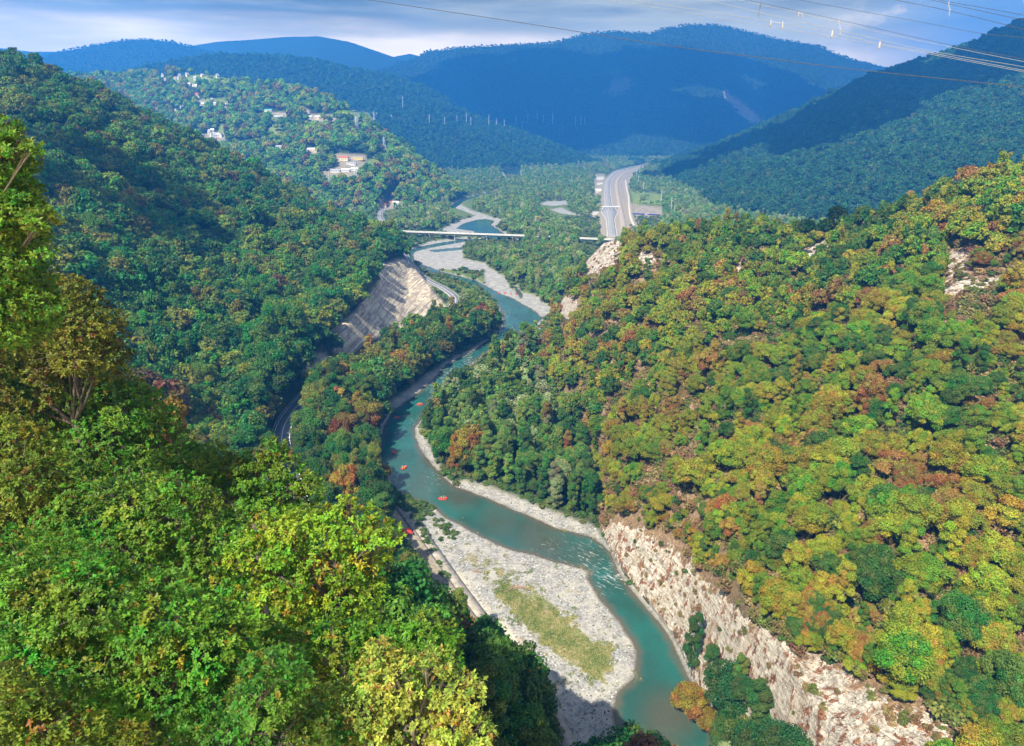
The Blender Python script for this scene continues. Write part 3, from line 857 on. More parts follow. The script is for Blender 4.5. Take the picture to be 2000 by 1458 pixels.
# ------------------------------------------------------------------ ground, river, haze
def build_ground():
    idx = np.arange(NP * NY, dtype=np.int32).reshape(NY, NP)
    q = np.stack([idx[:-1, :-1], idx[:-1, 1:], idx[1:, 1:], idx[1:, :-1]], -1).reshape(-1, 4)
    V = np.stack([GX, GY, GZ], -1).reshape(-1, 3)
    rock = np.maximum(M_ROCK * (GWHICH == 2), M_ROCK2)
    # other steep ground on the right hill shows stone too
    gy, gx = np.gradient(GZ)
    dx = np.gradient(GX, axis=1)
    dry = np.where(GWHICH == 2, 0.95, 0.0) * sstep(-0.45, 0.05, fbm(GX / 35, GY / 35, 5, 3) + 0.1)
    dry = np.maximum(dry, 0.35 * (GWHICH == 10))
    wet = (sstep(-1.4, 0, WDn) * (WDn < 3)).astype(np.float32)
    A = dict(rock=rock, quarry=M_QUARRY, gravel=np.maximum(M_GRAVEL, (WDn > -1.5) & low), sand=M_SAND, grassy=M_GRASSY, bare=np.maximum.reduce([M_BARE, M_PAD, 0.85 * EMB, 0.8 * M_PLOT]),
             field=np.maximum(M_FIELD, 0.55 * ((GWHICH == 0) & (GY > 700) & (GY < 4000))), scar=M_SCAR, dry=dry, far=sstep(1400, 2600, GY), wet=wet)
    me = np_mesh('ground', V, q, [MAT_GROUND], {k: ('POINT', np.asarray(a, np.float32).ravel()) for k, a in A.items()}, smooth=True)
    o = link('ground', me)
    tag(o, kind='structure')
    # river: the same grid where the bed lies under water
    wmask = (WD > -9) & (GZ < 6)
    fm = wmask[:-1, :-1] & wmask[:-1, 1:] & wmask[1:, 1:] & wmask[1:, :-1]
    fq = q.reshape(NY - 1, NP - 1, 4)[fm]
    used = np.unique(fq)
    remap = np.full(NP * NY, -1, np.int32); remap[used] = np.arange(len(used))
    X = GX.ravel()[used]; Y = GY.ravel()[used]
    dep = np.clip(WDn.ravel()[used] / 14, 0, 1)
    U, Vv = project(X, Y, np.zeros_like(X))
    dist = lambda u, v, r: np.clip(1 - np.hypot((U - u), (Vv - v)) / r, 0, 1)
    foam = np.zeros_like(X)
    for u, v, r, k in ((1195, 1125, 60, 1.0), (1150, 1090, 80, 0.9), (1080, 1070, 70, .5), (880, 735, 45, 1.2), (850, 755, 40, 1.1), (915, 705, 40, 1.0), (800, 810, 40, .45), (850, 940, 60, .5), (790, 950, 60, .35), (1000, 640, 40, .7), (985, 615, 30, .8), (1030, 600, 30, .4), (780, 830, 40, .4)):
        foam = np.maximum(foam, k * dist(u, v, r))
    brown = np.zeros_like(X)
    for u, v, r, k in ((1310, 1400, 85, 1.0), (1290, 1440, 70, 0.9), (900, 960, 60, .8), (980, 1010, 70, .6), (1060, 1050, 90, .8), (870, 940, 50, .7), (840, 905, 40, .6), (830, 950, 60, .5), (1130, 1085, 60, .5)):
        brown = np.maximum(brown, k * sstep(0, 0.8, dist(u, v, r)))
    me = np_mesh('river', np.stack([X, Y, np.zeros_like(X) - 0.02], -1), remap[fq], [MAT_WATER], dict(depth=('POINT', dep), foam=('POINT', foam), brown=('POINT', brown)), smooth=True)
    tag(link('river', me), kind='structure')


def build_haze():
    m, nt, out = new_mat('haze')
    v = nd(nt, 'ShaderNodeVolumePrincipled', ins={'Color': HAZE_COLOR, 'Density': HAZE_DENSITY, 'Anisotropy': 0.1})
    nt.links.new(v.outputs[0], out.inputs['Volume'])
    zmax = float(max(GZ.max(), H) + 40)
    zmin = float(GZ.min() - 1.0)
    mb = MB(); mb.box((0, 5600, (zmax + zmin) / 2), (30000, 11950, zmax - zmin))
    o = mb.build('haze', m)
    tag(o, 'bluish mountain haze filling the valley air', 'haze', kind='stuff')


build_ground()
build_haze()

# ------------------------------------------------------------------ trees
def lerp(a, b, t): return a + (b - a) * t


def leaf_quads(pos, nrm, size, seed, aspect=0.62):
    """bent leaf clumps: 6 vertices, 2 quads each"""
    r = np.random.default_rng(seed)
    n = len(pos)
    nrm = nrm / np.maximum(np.linalg.norm(nrm, axis=1, keepdims=True), 1e-6)
    t = r.normal(size=(n, 3)); t -= (t * nrm).sum(1, keepdims=True) * nrm
    t /= np.maximum(np.linalg.norm(t, axis=1, keepdims=True), 1e-6)
    b = np.cross(nrm, t)
    s = (size * r.uniform(0.65, 1.35, n))[:, None]
    w = s * aspect * 0.5
    droop = nrm * s * 0.16
    base = pos - t * s * 0.5; mid = pos + droop; tip = pos + t * s * 0.5 - droop
    V = np.stack([base - b * w * 0.55, base + b * w * 0.55, mid - b * w, mid + b * w, tip - b * w * 0.45, tip + b * w * 0.45], 1).reshape(-1, 3)
    k = (np.arange(n) * 6)[:, None]
    Fq = np.concatenate([k + np.array([[0, 1, 3, 2]]), k + np.array([[2, 3, 5, 4]])], 1).reshape(-1, 4)
    return V, Fq


def sphere_dirs(r, n, zmin=-0.55):
    d = r.normal(size=(int(n * 2.2) + 20, 3)); d /= np.linalg.norm(d, axis=1, keepdims=True)
    d = d[d[:, 2] > zmin]
    while len(d) < n: d = np.vstack([d, d])
    return d[:n]


def crown_mesh(name, seed, n_leaf, leaf, kind='round'):
    r = np.random.default_rng(seed)
    lobes = []
    if kind == 'round':
        hgt, rad, zc = 17.0, 6.4, 10.5
        k = 44
        for i in range(k):
            d = sphere_dirs(r, 1, -0.5)[0]
            rr = r.uniform(0.8, 2.1)
            q = r.uniform(0.6, 1.12)
            lobes.append((np.array([d[0] * (rad - rr * 0.6) * q, d[1] * (rad - rr * 0.6) * q, zc + d[2] * (6.2 - rr * .6) * q]), rr))
        lobes.append((np.array([0, 0, zc + 3.6]), 2.6)); lobes.append((np.array([0.5, 0, zc]), 3.4))
    elif kind == 'tall':
        hgt, rad, zc = 22.0, 3.4, 12
        for i in range(34):
            z = r.uniform(3.6, 21); a = r.uniform(0, 6.28)
            w = rad * (1 - ((z - 11) / 11.5) ** 2) ** 0.5 * 0.75
            rr = r.uniform(0.7, 1.5)
            lobes.append((np.array([math.cos(a) * w * r.uniform(.3, 1), math.sin(a) * w * r.uniform(.3, 1), z]), rr))
    elif kind == 'spread':
        hgt, rad, zc = 13.0, 7.4, 9.0
        for i in range(40):
            a = r.uniform(0, 6.28); q = math.sqrt(r.uniform(0.02, 1.15)); rr = r.uniform(0.8, 1.9)
            lobes.append((np.array([math.cos(a) * q * 5.6, math.sin(a) * q * 5.6, 11 - q * q * 3.2 - r.uniform(0, 3.4)]), rr))
    else:       # shrub
        hgt, rad, zc = 3.2, 2.2, 1.4
        for i in range(9):
            a = r.uniform(0, 6.28); q = math.sqrt(r.uniform(0, 1)); rr = r.uniform(0.6, 1.1)
            lobes.append((np.array([math.cos(a) * q * 1.5, math.sin(a) * q * 1.5, 0.6 + r.uniform(0, 1.5)]), rr))
    wts = np.array([l[1] ** 2 for l in lobes]); wts /= wts.sum()
    cnt = r.multinomial(int(n_leaf * 1.5), wts)
    Ps, Ns, Lv, Hv = [], [], [], []
    C = np.array([l[0] for l in lobes]); Rr = np.array([l[1] for l in lobes])
    for i, (c, rr) in enumerate(lobes):
        d = sphere_dirs(r, cnt[i], -0.6)
        p = c + d * rr * np.array([1, 1, 0.86]) * r.uniform(0.6, 1.28, (cnt[i], 1))
        dd = np.linalg.norm(p[:, None, :] - C[None], axis=2) / Rr[None]
        dd[:, i] = 9
        keep = dd.min(1) > 0.66
        p = p[keep]; d = d[keep]
        Ps.append(p); Ns.append(d + r.normal(size=d.shape) * 0.75 + np.array([0, 0, 0.45]))
        lv = np.clip(0.5 + r.uniform(-0.28, 0.28) + r.uniform(-0.3, 0.3, len(p)), 0, 1); Lv.append(lv)
        Hv.append(np.full(len(p), r.uniform(0, 1)) + r.uniform(-.25, .25, len(p)))
    P = np.concatenate(Ps); N = np.concatenate(Ns)
    V, Fq = leaf_quads(P, N, leaf, seed + 1, 0.75)
    A = dict(leaf=('FACE', np.repeat(np.concatenate(Lv), 2)), hue=('FACE', np.repeat(np.concatenate(Hv), 2)))
    return np_mesh(name, V, Fq, [MAT_LEAF], A), [(tuple(c), rr) for c, rr in lobes]


def trunk_mesh(name, lobes, seed, hgt, r0, mat):
    rr = random.Random(seed)
    mb = MB()
    top = Vector((rr.uniform(-.5, .5), rr.uniform(-.5, .5), hgt * 0.72))
    pts = [Vector((0, 0, -2.5)), Vector((0, 0, 0.2)), Vector((rr.uniform(-.3, .3), rr.uniform(-.3, .3), hgt * .3)), top * 0.75 + Vector((0, 0, hgt * .12)), top]
    mb.tube(pts, [r0 * 1.4, r0, r0 * .75, r0 * .5, r0 * .2], 6)
    for c, lr in rr.sample(lobes, min(8, len(lobes))):
        a = pts[2].lerp(pts[3], rr.random()); b = Vector(c)
        m = a.lerp(b, 0.5) + Vector((0, 0, 0.4))
        mb.tube([a, m, b], [r0 * .32, r0 * .2, r0 * .07], 4)
    return mb.mesh(name, mat)


PROTO = {}
for k, (kind, n_hi) in enumerate((('round', 4), ('spread', 2), ('tall', 3))):
    for lod, nl, sz in (('near', 12000, 0.40), ('mid', 1700, 1.0), ('far', 380, 2.0)):
        if kind == 'tall': sz *= 0.72
        for i in range(n_hi if lod == 'near' else 3 if lod == 'mid' else 2):
            PROTO.setdefault((kind, lod), []).append(crown_mesh('crown', 100 * k + 10 * i + len(lod), nl, sz, kind))
PROTO[('shrub', 'near')] = [crown_mesh('bush_leaves', 900 + i, 420, 0.42, 'shrub') for i in range(2)]
PROTO[('shrub', 'mid')] = [crown_mesh('bush_leaves', 950 + i, 110, 0.8, 'shrub') for i in range(2)]
TRUNK = {}
for kind, hgt, r0 in (('round', 17, .36), ('spread', 13, .34), ('tall', 22, .24)):
    for i, (me, lobes) in enumerate(PROTO[(kind, 'near')]):
        TRUNK[(kind, i)] = trunk_mesh('trunk', lobes, i, hgt, r0, MAT_PALEBARK if kind == 'tall' else MAT_BARK)

FOREGROUND = [(-200, 150), (30, 200), (110, 300), (110, 420), (230, 600), (240, 720), (330, 790), (430, 890), (550, 860), (640, 960), (760, 1030), (790, 1090), (770, 1180), (890, 1220), (965, 1320), (960, 1500), (-200, 1500)]

PALETTE = dict(
    left=[((0.040, 0.130, 0.016), 4, 'dark green'), ((0.066, 0.180, 0.018), 4, 'mid green'), ((0.130, 0.195, 0.016), 2.2, 'olive'), ((0.16, 0.160, 0.018), .5, 'yellowing'), ((0.115, 0.075, 0.022), .14, 'rust brown')],
    right=[((0.110, 0.190, 0.013), 3.0, 'mid green'), ((0.200, 0.250, 0.014), 4.6, 'yellow-green'), ((0.250, 0.235, 0.018), 1.7, 'golden'), ((0.245, 0.160, 0.032), .55, 'orange-brown'), ((0.055, 0.125, 0.015), 1.7, 'dark green'), ((0.145, 0.235, 0.013), 1.6, 'bright green')],
    terrace=[((0.140, 0.225, 0.036), 3, 'pale green'), ((0.090, 0.175, 0.022), 3, 'mid green'), ((0.220, 0.260, 0.110), 1, 'silvery green'), ((0.045, 0.110, 0.018), 1.6, 'dark green'), ((0.22, 0.14, 0.03), .3, 'orange-brown')],
    bank=[((0.038, 0.105, 0.014), 3, 'dark green'), ((0.070, 0.150, 0.016), 3, 'mid green'), ((0.135, 0.165, 0.018), 1.4, 'olive'), ((0.25, 0.165, 0.018), .8, 'golden'), ((0.19, 0.105, 0.022), .4, 'rust brown')],
    plain=[((0.105, 0.220, 0.028), 3, 'mid green'), ((0.160, 0.270, 0.038), 3, 'pale green'), ((0.250, 0.300, 0.110), 1.2, 'silvery green'), ((0.20, 0.245, 0.028), 1, 'olive')],
    village=[((0.110, 0.255, 0.020), 4, 'mid green'), ((0.190, 0.320, 0.020), 3, 'bright green'), ((0.260, 0.250, 0.028), 1.2, 'yellowing'), ((0.19, 0.12, 0.03), .3, 'rust brown'), ((0.050, 0.130, 0.018), 1.4, 'dark green')],
    far=[((0.022, 0.085, 0.018), 4, 'dark green'), ((0.030, 0.105, 0.020), 3, 'mid green'), ((0.055, 0.100, 0.020), .6, 'olive')],
)


KEEP_CLEAR = [[(1848, 492), (1902, 487), (1886, 535), (1852, 543)], [(1838, 550), (1980, 541), (1970, 564), (1846, 580)], [(1138, 500), (1200, 462), (1206, 490), (1152, 536)], [(1092, 584), (1124, 598), (1110, 618), (1092, 616)], [(1250, 497), (1284, 496), (1270, 520), (1250, 516)], GRAVEL[0], GRAVEL[1], [(752, 1000), (770, 985), (800, 1005), (850, 1075), (890, 1140), (945, 1215), (935, 1222), (880, 1150), (820, 1085), (800, 1078), (765, 1040)]] + WATER[:2] + WATER[3:6] + GRAVEL[4:7] + GRAVEL[8:11] + [[(1130, 455), (1166, 458), (1166, 474), (1130, 470)],
    [(528, 850), (535, 812), (560, 780), (600, 748), (614, 762), (614, 795), (590, 832), (576, 905), (535, 905)], [(818, 538), (860, 550), (897, 580), (893, 602), (870, 600), (866, 580), (830, 556)],
    [(640, 650), (700, 605), (740, 565), (752, 525), (790, 512), (830, 550), (868, 596), (820, 618), (760, 640), (690, 672)], [(772, 448), (1020, 456), (1022, 468), (772, 458)],
    [(730, 432), (742, 412), (768, 398), (768, 408), (752, 432), (760, 446)], [(590, 700), (625, 695), (630, 715), (595, 720)]]


HOUSE_PX = [(u, v, 5, 7) for u, v in ((310, 144), (318, 150), (323, 157), (351, 151), (366, 150), (382, 157), (402, 160), (425, 152), (450, 151), (464, 154), (419, 139), (400, 134), (370, 168), (378, 169), (383, 170), (342, 156), (348, 155), (395, 150),
            (384, 188), (388, 192), (355, 212), (343, 217), (357, 210), (392, 206), (396, 206), (420, 205), (414, 199), (440, 208), (376, 266), (394, 268), (410, 262), (414, 267), (420, 268), (426, 267), (432, 268), (417, 274), (415, 258))]
HOUSE_PX += [(496, 158, 9, 8), (524, 219, 12, 6), (545, 228, 14, 6), (620, 233, 9, 8), (606, 232, 7, 7), (610, 297, 12, 8), (545, 291, 8, 6), (672, 313, 14, 10), (698, 312, 16, 10), (686, 322, 12, 7), (655, 336, 14, 7), (675, 335, 14, 7), (692, 333, 12, 7), (749, 405, 8, 8), (760, 401, 12, 9), (773, 401, 8, 8),
             (731, 236, 6, 22), (697, 256, 6, 24), (751, 294, 6, 24), (695, 344, 6, 24), (644, 362, 5, 18), (667, 197, 5, 14), (1172, 352, 10, 9), (1171, 361, 10, 9), (1168, 376, 10, 9), (1163, 419, 8, 7)]


def scatter():
    """one record per tree nothing but the photo's own woods: x, y, z, kind, lod, scale, tint"""
    rec = []
    bands = [(42, 95, 6.5), (95, 700, 6.9), (700, 1300, 11.8), (1300, 2000, 13), (2000, 3200, 16), (3200, 4800, 20), (4800, 8600, 30)]
    for y0, y1, sp in bands:
        xm = (1.25 if y1 < 800 else 0.98) * y1
        nx = int(2 * xm / sp); ny = int((y1 - y0) / sp)
        X, Y = np.meshgrid(np.linspace(-xm, xm, nx), np.linspace(y0, y1, ny))
        X = X + rng.uniform(-.46, .46, X.shape) * sp; Y = Y + rng.uniform(-.46, .46, X.shape) * sp
        X = X.ravel(); Y = Y.ravel()
        Pp = X / Y
        k = (np.abs(Pp) < (1.2 if y1 < 800 else .90)) & (Y > y0 - sp) & ((Y > 95) | (X < -4))
        X, Y = X[k], Y[k]
        Z = gsample(GZ, X, Y)
        hz = gsample(HORIZ, X, Y)
        th = 16 if y0 < 2000 else 20
        vis = (Z + th + 3 - H) / Y > hz - 0.004
        U, V = project(X, Y, Z)
        vis |= Y < 420          # the near slopes stay wooded from a step aside too
        vis &= ((U > -160) & (U < 2160) & (V < 1620)) | (Y < 420)
        X, Y, Z, U, V = [a[vis] for a in (X, Y, Z, U, V)]
        near = lambda A: gsample(A, X, Y)
        ban = (near(WD) > -3.5) | (near(M_GRAVEL) > 0.45) | (near(ROADMASK) > 0.3) | (near(M_QUARRY) > 0.4) | (near(M_BARE) > 0.4) | (near(M_PLOT) > .5) | (near(M_SCAR) > 0.4) | (near(EMB.astype(float)) > .3) | (near(M_PAD) > .3)
        fld = near(M_FIELD) > 0.5
        ban |= fld & (rng.uniform(size=len(X)) < 0.93)
        rock = np.maximum(near(M_ROCK * (GWHICH == 2)), near(M_ROCK2))
        ban |= rock > 0.50
        j = np.clip(np.searchsorted(Ys, Y), 0, NY - 1); i = np.clip(np.round((X / Y - ps[0]) / (ps[1] - ps[0])).astype(int), 0, NP - 1)
        wh = GWHICH[j, i]; up = GUP[j, i]
        gap = fbm(X / 24, Y / 24, 5, 2)
        ban |= (wh == 2) & (gap > np.where((U < 1290) & (U > 1090), 0.10, 0.24)) & (up < .9)
        # hidden deep behind the foreground crowns
        fg = sdist(U, V, FOREGROUND, 200)
        ban |= (fg > 130) & (Y > 460)
        # no crown stands in front of the open water, the road, the cut or the bridge that the photo shows
        if y0 < 1500:
            for hh in (4.0, 11.0, 18.0):
                ut, vt = project(X, Y, Z + hh)
                for pl_ in KEEP_CLEAR:
                    ban |= sdist(ut, vt, pl_, 70) > (-np.minimum(62, 5.5 * F / np.hypot(Y, Z - H)) if pl_ is GRAVEL[0] else -2)
        if 1000 < y0 < 3200:
            for pl_ in KEEP_CLEAR:
                ut, vt = project(X, Y, Z + 9)
                ban |= sdist(ut, vt, pl_, 40) > -1
            for hh in (4.0, 15.0):
                ut, vt = project(X, Y, Z + hh)
                for hu, hv, hw_, hh_ in HOUSE_PX:
                    ban |= (np.abs(ut - hu) < hw_) & (vt > hv - hh_) & (vt < hv + 7)
        X, Y, Z, U, V, wh, up = [a[~ban] for a in (X, Y, Z, U, V, wh, up)]
        big = fbm(X / 60, Y / 60, 8, 2)
        pl = fbm(X / 45, Y / 45, 13, 3)
        for a in range(len(X)):
            w = int(wh[a]); y = Y[a]; x = X[a]
            right_of_river = x > -20 if y < 420 else x > (-60 if y < 560 else -20)
            if w == 2: zone = 'right'
            elif w in (1,): zone = 'left'
            elif w == 10: zone = 'bank'
            elif w == 3: zone = 'village'
            elif w in (4, 5, 6, 7, 8, 9): zone = 'far'
            else:
                zone = 'plain' if y > 780 else ('terrace' if right_of_river else 'bank')
            pal = PALETTE[zone]
            ws = np.array([q[1] for q in pal])
            # patches of like colour
            ws = ws * (1 + 1.6 * np.cos(np.linspace(0, 3.1, len(ws)) * 2 + pl[a] * 18)) .clip(0.15)
            if zone == 'right':
                if U[a] < 1290 or V[a] - 560 > (U[a] - 1290) * 1.6: ws = ws * np.array([.7, 1.0, 1.7, 2.0, .6, .6])     # dry spur flank
                elif V[a] < 570 and 1280 < U[a] < 1730: ws = ws * np.array([2.0, .6, .5, .6, 3.2, .8])                # shade under the crest put into the tree colours: darker greens favoured
            c = rng.choice(len(pal), p=ws / ws.sum())
            tint = np.array(pal[c][0]) * rng.uniform(0.8, 1.25) * (1 + rng.normal(0, .05, 3))
            if zone == 'terrace': kind = 'tall' if rng.uniform() < .75 else 'round'
            elif zone == 'plain': kind = 'tall' if rng.uniform() < .3 else 'round'
            elif zone == 'right': kind = rng.choice(['round', 'spread', 'tall'], p=[.52, .28, .20])
            elif zone == 'bank': kind = rng.choice(['round', 'tall', 'spread'], p=[.6, .2, .2])
            else: kind = 'round' if rng.uniform() < .8 else 'spread'
            s = rng.uniform(0.70, 1.30) * 1.18 * (1 + 0.5 * big[a])
            if zone == 'right': s = min(s * (0.54 if rng.uniform() < .75 else .74), .92)
            if zone == 'left' and rng.uniform() < .08: s *= 1.35
            if zone in ('plain',): s *= .72
            if zone == 'terrace': s *= .84
            if y < 95: s = min(s, .62)
            if y > 2000: s *= 1.12 if y < 3200 else (1.25 if y < 4800 else .95)
            rec.append([x, y, Z[a] - 0.6 * s, kind, s, tint, pal[c][2], zone, U[a], V[a], up[a]])
    return rec


TREES = scatter()
# trees standing in the water's edge clump under the cliff, at the gravel bar's left edge and other spots picked out one by one
def spot(u, v, kind, s, tint, word, zone, up=0.0):
    p = hit(u, v + (40 if zone == 'gravel' and u > 860 else 22 if zone == 'gravel' else 0))
    if zone == 'gravel': s *= min(1.0, max(.34, (p.y / 235) ** 1.5))
    if zone == 'gravel':       # nothing leans over the open gravel
        for hh in (4.0, 9.0, 15.0 * s):
            ut, vt = project(p.x, p.y, p.z + hh)
            if sdist(np.array([ut]), np.array([vt]), GRAVEL[0], 90)[0] > -5.0 * s * F / math.hypot(p.y, p.z - H): return
    TREES.append([p.x, p.y, p.z - .3, kind, s, np.array(tint), word, zone, u, v, up])


for u, v, kind, s, c, w in ((1348, 1325, 'tall', 1.15, (0.035, .10, .018), 'dark green'), (1385, 1340, 'tall', .95, (0.05, .11, .02), 'mid green'), (1345, 1415, 'round', .95, (.23, .155, .02), 'golden'), (1388, 1445, 'round', .8, (.19, .14, .02), 'golden'),
                            (1420, 1400, 'round', 1.1, (.03, .085, .015), 'dark green'), (1420, 1490, 'round', 1.0, (.045, .11, .018), 'mid green'), (1475, 1450, 'tall', 1.1, (.05, .11, .02), 'mid green'), (1480, 1530, 'round', 1.2, (.033, .09, .016), 'dark green'),
                            (1535, 1520, 'round', 1.05, (.03, .085, .015), 'dark green'), (1440, 1365, 'tall', .8, (.12, .18, .025), 'yellow-green'), (1420, 1580, 'round', 1.1, (.03, .085, .016), 'dark green'), (1460, 1385, 'round', .7, (.04, .1, .018), 'dark green')):
    spot(u, v, kind, s, c, w, 'shore')
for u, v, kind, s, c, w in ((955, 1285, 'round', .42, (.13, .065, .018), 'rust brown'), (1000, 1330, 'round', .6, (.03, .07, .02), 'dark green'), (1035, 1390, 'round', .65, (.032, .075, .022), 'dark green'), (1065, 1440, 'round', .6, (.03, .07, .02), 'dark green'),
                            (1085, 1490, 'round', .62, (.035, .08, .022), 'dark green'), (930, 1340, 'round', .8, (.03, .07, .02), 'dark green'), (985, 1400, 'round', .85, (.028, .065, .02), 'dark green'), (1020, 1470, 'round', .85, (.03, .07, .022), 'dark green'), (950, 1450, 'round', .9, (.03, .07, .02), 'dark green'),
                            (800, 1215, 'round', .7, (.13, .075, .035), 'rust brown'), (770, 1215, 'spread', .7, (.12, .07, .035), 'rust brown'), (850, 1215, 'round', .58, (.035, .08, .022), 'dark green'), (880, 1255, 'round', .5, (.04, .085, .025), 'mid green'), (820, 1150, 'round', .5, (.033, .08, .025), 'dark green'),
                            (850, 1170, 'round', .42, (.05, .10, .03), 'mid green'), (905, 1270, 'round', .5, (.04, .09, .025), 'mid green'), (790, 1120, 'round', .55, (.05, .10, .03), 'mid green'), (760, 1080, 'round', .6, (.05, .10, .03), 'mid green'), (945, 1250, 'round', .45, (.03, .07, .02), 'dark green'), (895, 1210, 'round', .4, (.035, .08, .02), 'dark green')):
    spot(u, v, kind, s, c, w, 'gravel')

EDGE = [(1185, 1010), (1260, 1030), (1350, 1080), (1450, 1180), (1560, 1265), (1700, 1335), (1850, 1410), (1990, 1458), (1990, 1390), (1800, 1310), (1600, 1190), (1450, 1070), (1330, 990), (1200, 940)]
_n = 0
while _n < 190:
    u = rng.uniform(1185, 1990); v = rng.uniform(940, 1458)
    if sdist(np.array([u]), np.array([v]), EDGE, 90)[0] < 0: continue
    _n += 1
    c = rng.choice(6)
    spot(u, v, ['round', 'spread', 'tall', 'round', 'spread', 'round'][c], rng.uniform(.26, .58), np.array([(.16, .20, .015), (.28, .215, .016), (.10, .18, .015), (.26, .165, .03), (.20, .24, .015), (.05, .12, .018)][c]) * rng.uniform(.8, 1.2), ['olive', 'golden', 'mid green', 'orange-brown', 'yellow-green', 'dark green'][c], 'right', .08)

ORD = ['', 'first', 'second', 'third', 'fourth', 'fifth', 'sixth', 'seventh', 'eighth', 'ninth', 'tenth', 'eleventh', 'twelfth', 'thirteenth', 'fourteenth', 'fifteenth', 'sixteenth', 'seventeenth', 'eighteenth', 'nineteenth', 'twentieth', 'twenty-first', 'twenty-second', 'twenty-third', 'twenty-fourth', 'twenty-fifth', 'twenty-sixth', 'twenty-seventh', 'twenty-eighth', 'twenty-ninth', 'thirtieth']


def place_trees():
    hgt = dict(round=17, spread=13, tall=22)
    scored = []
    for i, t in enumerate(TREES):
        d = math.sqrt(t[0] ** 2 + t[1] ** 2 + (t[2] - H) ** 2)
        uu, vv = project(t[0], t[1], t[2] + hgt[t[3]] * t[4] * .6)
        fgd = float(sdist(np.array([uu]), np.array([vv]), FOREGROUND, 300)[0])
        inview = 10 < uu < 1990 and 0 < vv < 1445 and fgd < 5
        scored.append((hgt[t[3]] * t[4] / d if inview else 0, i))
    scored.sort(reverse=True)
    chosen = [i for s, i in scored[:262] if s > 0]
    cs = set(chosen)
    info = {}
    zone_txt = {}
    for i in chosen:
        x, y, z, kind, s, tint, word, zone, u, v, up = TREES[i]
        if zone == 'right':
            side = 'river side' if u < 1450 else 'middle' if u < 1750 else 'far right'
            zt = ('just above the cliff' if up < .16 else 'low on the slope' if up < .36 else 'half way upslope' if up < .62 else 'high on the slope') + ', ' + side
        elif zone == 'shore': zt = "at the water's edge under the white cliff"
        elif zone == 'gravel': zt = 'in the shaded strip beside the gravel bar'
        elif zone == 'terrace': zt = 'on the wooded terrace inside the river bend'
        elif zone == 'bank': zt = 'between the valley road and the river'
        elif zone == 'left': zt = 'on the left hillside above the road'
        else: zt = 'on the valley floor'
        shape = {'round': 'rounded', 'spread': 'spreading', 'tall': 'slender'}[kind]
        info.setdefault((word, shape, zt), []).append(i)
    labels = {}
    for (word, shape, zt), ids in info.items():
        ids.sort(key=lambda i: TREES[i][8])
        for n, i in enumerate(ids):
            base = f"{shape} {word} tree {zt}"
            if len(ids) == 1: labels[i] = base
            elif n == 0: labels[i] = base + ', leftmost'
            elif n == len(ids) - 1: labels[i] = base + ', rightmost'
            else: labels[i] = base + f", {ORD[min(n + 1, 30)]} from left"
    for i in chosen:
        x, y, z, kind, s, tint, word, zone, u, v, up = TREES[i]
        vi = i % len(PROTO[(kind, 'near')])
        e = empty(f'{kind}_tree' if kind != 'round' else 'broadleaf_tree', (x, y, z), rng.uniform(0, 6.28))
        e.scale = (s * rng.uniform(.82, 1.25), s * rng.uniform(.82, 1.25), s * rng.uniform(.85, 1.3))
        tag(e, labels[i], 'tree', {'right': 'trees on the sunlit right slope', 'shore': 'trees under the white cliff', 'gravel': 'trees beside the gravel bar', 'terrace': 'trees on the river terrace', 'bank': 'trees on the left bank', 'left': 'trees on the left hillside'}.get(zone, 'trees on the valley floor'))
        c = link('crown', PROTO[(kind, 'near')][vi][0], e); c['tint'] = [float(q) for q in tint]
        link('trunk', TRUNK[(kind, vi)], e)
    # the rest of the woods, past counting: one object
    rest = [t for i, t in enumerate(TREES) if i not in cs]
    keys = sorted(PROTO)
    flat = [(k, j) for k in keys for j in range(len(PROTO[k]))]
    pos, scl, rot, tin, idx = [], [], [], [], []
    for t in rest:
        d = math.hypot(t[0], t[1])
        lod = 'near' if d < 420 else 'mid' if d < 1350 else 'far'
        k = (t[3], lod)
        j = int(rng.integers(len(PROTO[k])))
        pos.append(t[:3]); s = t[4]; scl.append((s * rng.uniform(.85, 1.2), s * rng.uniform(.85, 1.2), s * rng.uniform(.85, 1.35)))
        rot.append((rng.normal(0, .07), rng.normal(0, .07), rng.uniform(0, 6.28))); tin.append((*t[5], 1)); idx.append(flat.index((k, j)))
    for t in shrubs():
        k = ('shrub', 'near' if t[1] < 450 else 'mid'); j = int(rng.integers(2))
        pos.append(t[:3]); s = t[3]; scl.append((s * rng.uniform(.8, 1.3), s * rng.uniform(.8, 1.3), s * rng.uniform(.6, 1.2)))
        rot.append((0, 0, rng.uniform(0, 6.28))); tin.append((*t[4], 1)); idx.append(flat.index((k, j)))
    forest(np.array(pos), np.array(scl), np.array(rot), np.array(tin), np.array(idx), [PROTO[k][j][0] for k, j in flat])
    print('TREES', len(TREES), 'instances', len(pos))


